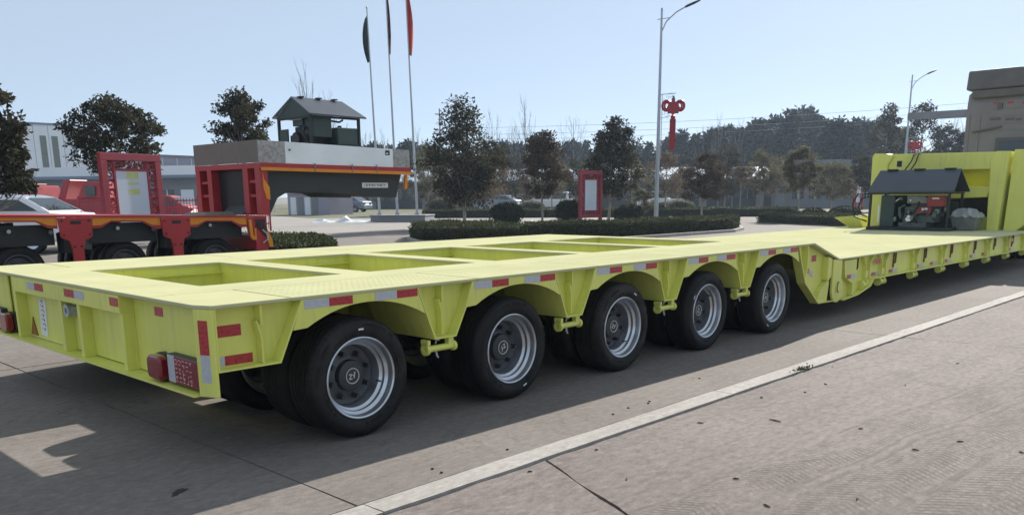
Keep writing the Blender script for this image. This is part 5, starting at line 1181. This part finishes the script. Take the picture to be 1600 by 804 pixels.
# low annex with pale roof band
D = 82; a, b = gp(-80, D+3), gp(330, D-3); ab = thing('annex_building', 'low white annex with pale roof band and blue gutter at the left', 'building', a+(-.06,)); Wd = math.dist(a, b)
z1, z2 = zt_at(100, 276, D), zt_at(100, 262, D); wallbox(ab, 'wall', WALLG, a, b, 12, -.06, z1-.25); panel(ab, 'roof_band', WALLW, a, b, -.3, Wd+.3, z1, z2, .8, .9); panel(ab, 'gutter', BLUEB, a, b, -.3, Wd+.3, z1-.24, z1-.005, .85, .9)
for q in range(13):
    u = 1+q*(Wd-2)/13; wq = panel(ab, 'window', GLASS if q % 3 else WALLW, a, b, u, u+1.3, .5 if q % 3 else .05, 2.2, .04, .035)
    if q % 3: panel(wq, 'frame', WALLW, a, b, u+.6, u+.68, .5, 2.2, .07, .028)
# lilac hall
D = 120; a, b = gp(235, D-5), gp(345, D+5); lb_ = thing('factory_hall', 'lilac grey hall with sloping roof edge left of the gooseneck', 'building', a+(-.06,)); Wd = math.dist(a, b)
wallbox(lb_, 'wall', WALLV, a, b, 25, -.06, zt_at(280, 246, D)); panel(lb_, 'roof_edge', WALLG, a, b, -.2, Wd, zt_at(280, 246, D), zt_at(280, 243, D), .15, .4); panel(lb_, 'canopy', WALLG, a, b, -.2, Wd, zt_at(280, 265, D), zt_at(280, 261, D), 1.2, 1.19)
for q in range(1, 5): panel(lb_, 'cladding_joint', WALLW, a, b, Wd*q/5, Wd*q/5+.08, 0, zt_at(280, 247, D), .02, .019)
# long dark factory behind the trees
D = 100; a, b = gp(540, D+2), gp(1215, D-2); fb = thing('long_factory', 'long low factory with pale blue roof behind the rows of trees', 'building', a+(-.06,)); Wd = math.dist(a, b)
z1, z2 = zt_at(900, 283, D), zt_at(900, 262, D); wallbox(fb, 'wall', DKWALL, a, b, 16, -.06, z1)
A, B = Vector(a+(0,)), Vector(b+(0,)); d = (B-A).normalized(); n = Vector((-d.y, d.x, 0)); n = n if n.dot(Vector(FH)) > 0 else -n
ns = 18
for q in range(ns):
    p0, p1 = A+d*(Wd*q/ns+.02)-n*.5, A+d*(Wd*(q+1)/ns-.02)-n*.5
    MB().hexa([(p0.x, p0.y, z1), (p1.x, p1.y, z1), (p1.x+n.x*7, p1.y+n.y*7, z2), (p0.x+n.x*7, p0.y+n.y*7, z2), (p0.x, p0.y, z1+.12), (p1.x, p1.y, z1+.12), (p1.x+n.x*7, p1.y+n.y*7, z2+.12), (p0.x+n.x*7, p0.y+n.y*7, z2+.12)]).obj('roof_sheet', ROOFB, fb)
for q in range(22):
    u = 1+q*(Wd-3)/22; wq = panel(fb, 'window', GLASS, a, b, u, u+1.5, .9, 2.3, .05, .045); panel(wq, 'frame', WALLG, a, b, u+.72, u+.80, .9, 2.3, .08, .028)
    if q % 3 == 0: panel(fb, 'door', WALLG, a, b, u+1.75, u+2.6, 0, 2.1, .04, .035)
# grey building at right
D = 86; a, b = gp(1225, D+1), gp(1420, D-1); gb = thing('grey_building', 'grey rendered low building behind the trees left of the trailer post', 'building', a+(-.06,)); Wd = math.dist(a, b); z1 = zt_at(1310, 258, D)
wallbox(gb, 'wall', WALLG, a, b, 10, -.06, z1); panel(gb, 'parapet', WALLG, a, b, -.3, Wd+.3, z1, zt_at(1310, 249, D), .3, .6)
for q in range(6):
    u = .8+q*(Wd-2)/6; wq = panel(gb, 'window', GLASS, a, b, u, u+1.1, .9, 2.3, .05, .045); panel(wq, 'frame', WALLW, a, b, u+.5, u+.58, .9, 2.3, .08, .028)

# ------------------------------------------------------------------ gantry arm, wires
ga = thing('gantry_arm', 'grey box beam reaching left from behind the truck cab', 'gantry', gp(1570, 60)+(-.06,))
p0, p1 = at(1419, 182, 61), at(1575, 174, 59.5); b_ = gp(1570, 60)
A, B = Vector((p0[0], p0[1], 0)), Vector((p1[0], p1[1], 0)); d = (B-A).normalized(); n = Vector((-d.y, d.x, 0))*.25
MB().hexa([(A.x-n.x, A.y-n.y, p0[2]-.22), (B.x-n.x, B.y-n.y, p1[2]-.27), (B.x+n.x, B.y+n.y, p1[2]-.27), (A.x+n.x, A.y+n.y, p0[2]-.22), (A.x-n.x, A.y-n.y, p0[2]+.22), (B.x-n.x, B.y-n.y, p1[2]+.27), (B.x+n.x, B.y+n.y, p1[2]+.27), (A.x+n.x, A.y+n.y, p0[2]+.22)]).obj('beam', WALLG, ga, bevel=.02)
MB().box(p1[0]-.3, p1[0]+.3, p1[1]-.3, p1[1]+.3, -.06, p1[2]-.271).obj('column', WALLG, ga)
q0, q1 = Vector(gp(690, 135)+(-.06,)), Vector(gp(1560, 125)+(-.06,)); pole_h = 14.5
for q, lab in ((q0, 'grey utility pole hidden behind the tallest island tree'), (q1, 'grey utility pole hidden behind the truck cab')):
    u_ = thing('utility_pole', lab, 'utility pole', tuple(q)); MB().tube([q, q+Vector((0, 0, pole_h))], [.16, .1], 8).obj('shaft', WALLG, u_); MB().box(q.x-.9, q.x+.9, q.y-.06, q.y+.06, pole_h-1.0, pole_h-.85).obj('crossarm', WALLG, u_)
for i, (za, zb_, lab) in enumerate(((11.6, 14.1, 'top overhead wire of three crossing the sky above the far trees'), (10.6, 13.1, 'middle overhead wire of three crossing the sky above the far trees'), (9.9, 12.2, 'lowest overhead wire of three crossing the sky above the far trees'))):
    pts = [q0.lerp(q1, t)+Vector((0, 0, za+(zb_-za)*t-3.0*t*(1-t)*1.0)) for t in np.linspace(0, 1, 14)]
    w_ = MB().tube(pts, .022, 4).obj('overhead_wire', POLEM); solo(w_, tuple(pts[0])); tag(w_, lab, 'wire', 'overhead wires')

# ------------------------------------------------------------------ vehicles
def car(name, lab, loc, yaw, paint, L=4.6, Wc=1.8, H=1.46, kind='sedan', z0=-.005, cat='car', group=None):
    r_ = thing(name, lab, cat, (loc[0], loc[1], z0), group); r_.rotation_euler = (0, 0, yaw)
    if kind == 'sedan':
        low = [(0, .30), (0, .62), (.10, .82), (.12, .98), (.55, 1.02), (L-1.35, .98), (L-.25, .80), (L, .60), (L, .30)]
        top = [(.42, 1.015), (1.15, H-.06), (1.5, H-.01), (2.3, H), (2.75, H-.05), (L-1.15, .985)]
    elif kind == 'van':
        low = [(0, .30), (0, 1.0), (L-.9, 1.0), (L-.1, .9), (L, .7), (L, .30)]; top = [(.02, 1.0), (.12, H-.05), (.4, H), (L-1.9, H), (L-1.5, H-.06), (L-.85, 1.0)]
    else:
        low = [(0, .35), (0, .95), (L, .95), (L, .35)]; top = [(L*.30, .95), (L*.36, H-.05), (L*.42, H), (L*.68, H), (L*.72, H-.08), (L*.82, .95)]
    h = Wc/2
    def arch(poly):                                     # cut wheel arches into the lower edge
        o = list(poly); return o
    b_ = MB().prism(low, 'y', -h, h).obj('body', paint, r_, bevel=.06, local=True)
    cx = sum(p[0] for p in top)/len(top); m = MB(); n = len(top); lo = [(x, -h+.05 if z < 1.05 else -h+.20, z) for x, z in top]; hi = [(x, -y, z) for x, y, z in lo]
    m.add(lo+hi, [tuple(range(n-1, -1, -1)), tuple(range(n, 2*n))]+[(i, (i+1) % n, n+(i+1) % n, n+i) for i in range(n)]); m.obj('cabin', paint, r_, bevel=.035, local=True)
    zt_ = max(z for x, z in top)
    def yz(z): return h-.05-.15*(z-1.0)/(zt_-1.0)
    xs = [p[0] for p in top]
    g = [(top[0][0]+.32, 1.06), (top[1][0]+.13, zt_-.13), (top[-2][0]-.10, zt_-.13), (top[-1][0]-.32, 1.06)]
    for s in (-1, 1):
        ws = [(x, s*(yz(z)+.004), z) for x, z in g]; wi = [(x, s*(yz(z)-.02), z) for x, z in g]
        sp = .5*(g[0][0]+g[-1][0])
        for k_, (ga_, gb_) in enumerate(((0, .48), (.52, 1))):
            def L_(t, top_): a_, c_ = (g[1], g[2]) if top_ else (g[0], g[3]); return (a_[0]+(c_[0]-a_[0])*t, a_[1])
            q = [L_(ga_, 0), L_(ga_, 1), L_(gb_, 1), L_(gb_, 0)]
            m = MB(); m.hexa([(x, s*(yz(z)-.02), z) for x, z in q]+[(x, s*(yz(z)+.006), z) for x, z in q]); m.obj('side_window', GLASS, r_, local=True)
    for (p, q, nm) in ((top[0], top[1], 'rear_window'), (top[-1], top[-2], 'windscreen')):
        a_ = Vector((p[0], 0, p[1])); c_ = Vector((q[0], 0, q[1])); dd = c_-a_; nn = Vector((-dd.z, 0, dd.x)).normalized()*(.012 if nm == 'rear_window' else -.012)
        v = []
        for t, w in ((.14, h-.2), (.9, h-.3)):
            pt = a_+dd*t+nn
            v += [(pt.x, -w, pt.z), (pt.x, w, pt.z)]
        k2 = nn*-2; v2 = [(x+k2.x, y, z+k2.z) for x, y, z in v]
        MB().hexa([v[0], v[1], v[3], v[2], v2[0], v2[1], v2[3], v2[2]]).obj(nm, GLASS, r_, local=True)
    for s in (-1, 1):
        for x in (.95, L-.85):
            w_ = MB().lathe([(.2, .0), (.29, .0), (.32, .04), (.32, .17), (.29, .21), (.2, .21)], (x, s*(h-.10)-.105, .32), 'y', 24, True).obj('wheel', TYRE, r_, smooth=True, local=True)
            MB().lathe([(.199, .02), (.17, .05), (.001, .04), (.001, .17), (.199, .19)], (x, s*(h-.10)-.105, .32), 'y', 16).obj('rim', RIMM, w_, smooth=True, local=True)
        MB().box(-.02, .22, s*(h-.28)-.12, s*(h-.28)+.135, .74, .90).obj('tail_lamp', LAMPR, r_, bevel=.03, local=True)
        MB().box(L-.25, L+.005, s*(h-.25)-.15, s*(h-.25)+.15, .62, .74).obj('headlight', STEEL, r_, bevel=.03, local=True)
        MB().box(2.62, 2.8, s*(h+.07)-.07, s*(h+.07)+.06, 1.0, 1.12).obj('mirror', paint, r_, bevel=.02, local=True)
        MB().box(1.6, 1.78, s*(h+.012)-.012, s*(h+.012)+.01, .86, .885).obj('door_handle', paint, r_, local=True)
    return r_
# white sedan: tail towards the right of the picture
pt = at(131, 330, 24.0); fw = Vector(-RH)*.998+Vector(FH)*.04; yw = math.atan2(fw.y, fw.x)
car('white_sedan', 'white saloon car parked behind the red trailer at the left edge', (pt[0], pt[1]), yw, CARW, H=1.47, z0=0).scale = (1.06, 1.06, 1.07)
for nm, lab, px, D, paint, kind, H_, rev in (('white_van', 'white van parked beyond the far hedge near the dark shrub', 892, 84, CARW, 'van', 1.75, 1), ('parked_car', 'grey blue car parked beyond the far hedge, left of the white van', 812, 86, CARB, 'sedan', 1.5, 1), ('white_pickup', 'small white pickup beyond the hedge, right of the near lamp', 1068, 88, CARW, 'pickup', 1.75, 1), ('parked_car', 'dark car parked below the gooseneck arm, left of the flagpoles', 530, 80, CARK, 'sedan', 1.5, 1), ('parked_car', 'dark blue car parked under the arm beside the white shed', 575, 82, CARB, 'sedan', 1.5, 1)):
    p = gp(px, D); f_ = Vector(-RH)*.95+Vector(FH)*.3; car(nm, lab, p, math.atan2(f_.y, f_.x), paint, kind=kind, H=H_, z0=.015, cat='van' if kind == 'van' else ('pickup' if kind == 'pickup' else 'car'))
# white shed under the arm
sh = thing('storage_shed', 'pale storage shed seen below the dark gooseneck arm', 'shed', gp(450, 72)+(-.002,)); a, b = gp(449, 72), gp(515, 70); z1 = zt_at(480, 302, 71)
wallbox(sh, 'wall', WALLV, a, b, 3, -.002, z1); panel(sh, 'roof', WALLW, a, b, -.3, math.dist(a, b)+1.6, z1, z1+.2, .3, 1.2)
for q in range(4): panel(sh, 'door', WALLG if q % 2 else WALLW, a, b, .3+q*.75, .9+q*.75, 0.02, z1-.3, .03, .028)
# red machines by the fence
def machine(lab, pxa, pxb, D, top, cabpx, seed):
    a, b = gp(pxa, D), gp(pxb, D-.5); m_ = thing('red_machine', lab, 'machine', a+(-.002,), 'red machines behind the fence'); Wd = math.dist(a, b)
    z1 = zt_at((pxa+pxb)/2, top, D); A, B = Vector(a+(0,)), Vector(b+(0,)); d = (B-A).normalized(); n = Vector((-d.y, d.x, 0)); n = n if n.dot(Vector(FH)) > 0 else -n
    wallbox(m_, 'body', REDMACH, tuple((A+d*.0)[:2]), tuple(B[:2]), 2.2, .55, z1*.62)
    c0, c1 = .42*Wd, .86*Wd; q = A+d*c0; q1 = A+d*c1
    MB().hexa([tuple((q+n*w)[:2])+(z1*.62+.002,) if i in (0, 3) else tuple((q1+n*w)[:2])+(z1*.62+.002,) for i, w in ((0, .1), (1, .1), (2, 2.0), (3, 2.0))] +
              [tuple((q+d*.35+n*w)[:2])+(z1,) if i in (0, 3) else tuple((q1-d*.1+n*w)[:2])+(z1,) for i, w in ((0, .2), (1, .2), (2, 1.9), (3, 1.9))]).obj('cab', REDMACH, m_, bevel=.05)
    panel(m_, 'cab_window', GLASS, a, b, c0+.55, c1-.3, z1*.68, z1*.9, -.06, .05)
    MB().hexa([tuple((A+d*u+n*w)[:2])+(zv,) for zv, u, w in ((.9, -.2, .3), (.9, .25, .3), (.9, .25, 1.8), (.9, -.2, 1.8), (z1*1.05, .5, .3), (z1*1.05, .9, .3), (z1*1.05, .9, 1.8), (z1*1.05, .5, 1.8))]).obj('boom_plate', REDMACH, m_, bevel=.04)
    for u in (.18*Wd, .82*Wd):
        p = A+d*u+n*.05; w_ = MB().cyl(p+Vector((0, 0, .5)), p+n*.5+Vector((0, 0, .5)), .5, 20).obj('wheel', TYRE, m_)
        MB().cyl(p-n*.012+Vector((0, 0, .5)), p+Vector((0, 0, .5))-n*.001, .27, 16).obj('rim', REDMACH, w_)
    return m_
machine('red machine with dark cab window behind the white car', 82, 168, 46, 284, 0, 1)
machine('red machine half hidden behind the near left tree', 15, 62, 47, 290, 0, 2)
rc = gp(305, 50); car('red_car', 'red car roof showing above the fence beside the red frame', rc, math.atan2((-RH)[1], (-RH)[0]), REDMACH, z0=-.002, H=1.62)
# fence
a, b = gp(120, 34), gp(420, 38); A, B = Vector(a+(0,)), Vector(b+(0,)); d = (B-A).normalized(); n = Vector((-d.y, d.x, 0)); Wd = (B-A).length
fe = thing('metal_fence', 'brown metal picket fence behind the large red frame', 'fence', a+(-.004,))
def bar3(m, u0, u1, z0, z1, t=.02):
    p = [A+d*u0-n*t, A+d*u1-n*t, A+d*u1+n*t, A+d*u0+n*t]; return m.hexa([(q.x, q.y, z0) for q in p]+[(q.x, q.y, z1) for q in p])
for z in (.30, 1.32): bar3(MB(), 0, Wd, z, z+.05).obj('rail', SIGNRED, fe)
u = 0
while u < Wd: bar3(MB(), u, u+.07, -.004, 1.55, .035).obj('fence_post', SIGNRED, fe); u += 1.5
m = MB(); u = .12
while u < Wd-.05:
    if (u % 1.5) > .1: bar3(m, u, u+.024, .12, 1.45, .0121)
    u += .12
tag(m.obj('pickets', SIGNRED, fe), kind='stuff')

# ------------------------------------------------------------------ sheets and rubble heaps, twigs, weed
def heap(name, lab, pxa, pxb, D, h, seed, mat, z0, cat='heap'):
    r = random.Random(seed); a, b = gp(pxa, D), gp(pxb, D); A, B = Vector(a+(z0,)), Vector(b+(z0,)); n = int((B-A).length/.28)+2; m = MB(); ny = 6; vs = []; fs = []
    for i in range(n):
        for j in range(ny):
            t, w = i/(n-1), j/(ny-1); ed = min(t*6, (1-t)*6, w*3.2, (1-w)*3.2, 1)
            p = A.lerp(B, t)+Vector(FH)*(w-.5)*1.1; vs.append((p.x+r.uniform(-.08, .08), p.y+r.uniform(-.08, .08), z0+(0 if ed <= 0 else h*ed*r.uniform(.25, 1.1)*(.6+.4*math.sin(i*.9+seed)))))
    for i in range(n-1):
        for j in range(ny-1): fs.append((i*ny+j, (i+1)*ny+j, (i+1)*ny+j+1, i*ny+j+1))
    o = m.add(vs, fs).obj(name, mat); sm = o.modifiers.new('thick', 'SOLIDIFY'); sm.thickness = .01; solo(o, (A.x, A.y, z0)); tag(o, lab, cat); return o
heap('sack_heap', 'heap of white crumpled sacks on the yard before the flagpoles', 488, 588, 50, .42, 1, SACK, -.004)
heap('white_sheet', 'white sheet lying on the lawn between the two dark shrubs', 822, 882, 43, .30, 2, SACK, zi-.018, 'sheet')
heap('white_sheet', 'white sheet lying right of the near lamp base', 1005, 1066, 42, .30, 3, SACK, zi-.018, 'sheet')
heap('white_sheet', 'small white sheet at the foot of the red notice frame', 925, 962, 42, .16, 4, SACK, zi-.018, 'sheet')
gb2 = heap('green_bag', 'bright green bag at the foot of the right flagpole', 625, 641, 52.5, .5, 5, SACKG, -.004, 'bag')
r3 = random.Random(12)
for i, (px, py) in enumerate(((1211, 657), (1094, 661), (1040, 641), (1190, 621), (1500, 690), (1430, 703), (1345, 670), (1596, 707), (932, 703), (828, 737), (1150, 748), (1198, 790), (1415, 602), (1496, 568), (1301, 573), (1258, 613), (965, 668), (1290, 600), (980, 748), (1340, 780))):
    p = hit(px, py, 2, -.009); a = r3.uniform(0, 3); ln = r3.uniform(.012, .026) if i else .045
    c, s = math.cos(a)*ln, math.sin(a)*ln
    o = MB().tube([(p[0]-c, p[1]-s, -.0055), (p[0], p[1]+.004, -.0035), (p[0]+c, p[1]+s, -.0055)], [.0022, .0045, .002], 5).obj('dry_twig', TWIG)
    solo(o, (p[0], p[1], -.009)); tag(o, 'dry brown twig or leaf scrap lying on the near pavement' if i else 'longest dark twig lying alone on the near pavement', 'twig', 'dry scraps on the pavement' if i else None)
for i, (px, py) in enumerate(((676, 732), (690, 738), (793, 702), (982, 637), (958, 647), (1013, 630), (1015, 627), (1093, 591))):
    p = hit(px, py, 2, 0); o = MB().ball((p[0], p[1], .004), .008, .011, .0042, 7, 5).obj('pebble', TWIG); solo(o, (p[0], p[1], 0)); tag(o, 'small dark pebble on the road strip beside the kerb', 'pebble', 'pebbles beside the kerb')
p = hit(1245, 578, 2, -.009); rr = np.random.default_rng(3); PP = np.c_[rr.normal(0, .07, 90), rr.normal(0, .012, 90), np.abs(rr.normal(0, .012, 90))+.006]
wd = thing('weed_tuft', 'small green weed tuft growing in the gap along the kerb', 'weed', (p[0], p[1]-.04, -.009)); meshobj('leaves', leaf_mesh('leaves', PP, .028, HEDGEM, 4), wd)
# slabs under the trailer carry a dark mark on the road in front
o = MB()
p = hit(280, 768, 2, 0); o.prism([(p[0]+(.035*math.cos(t)+.03*math.sin(t))*(1+.3*math.sin(5*t)), p[1]+.035*math.sin(t)*(1+.3*math.cos(3*t))) for t in np.linspace(0, 6.2, 24)], 'z', .0, .003)
o = o.obj('leaf_scrap', TWIG); solo(o, (p[0], p[1], 0)); tag(o, 'dark scrap flattened on the road in the trailer shadow', 'scrap')

# ------------------------------------------------------------------ thin haze
HZ = True
if HZ:
    h = MB().box(-120, 330, -150, 330, -1.2, 22).obj('haze', YEL); hm = bpy.data.materials.new('haze'); t = nodes(hm)
    ho = t.nodes.new('ShaderNodeOutputMaterial'); pv = t.nodes.new('ShaderNodeVolumePrincipled'); pv.inputs['Color'].default_value = (.62, .76, .95, 1); pv.inputs['Density'].default_value = .00045; pv.inputs['Anisotropy'].default_value = .35
    t.links.new(pv.outputs[0], ho.inputs['Volume']); h.data.materials.clear(); h.data.materials.append(hm); tag(h, kind='stuff')
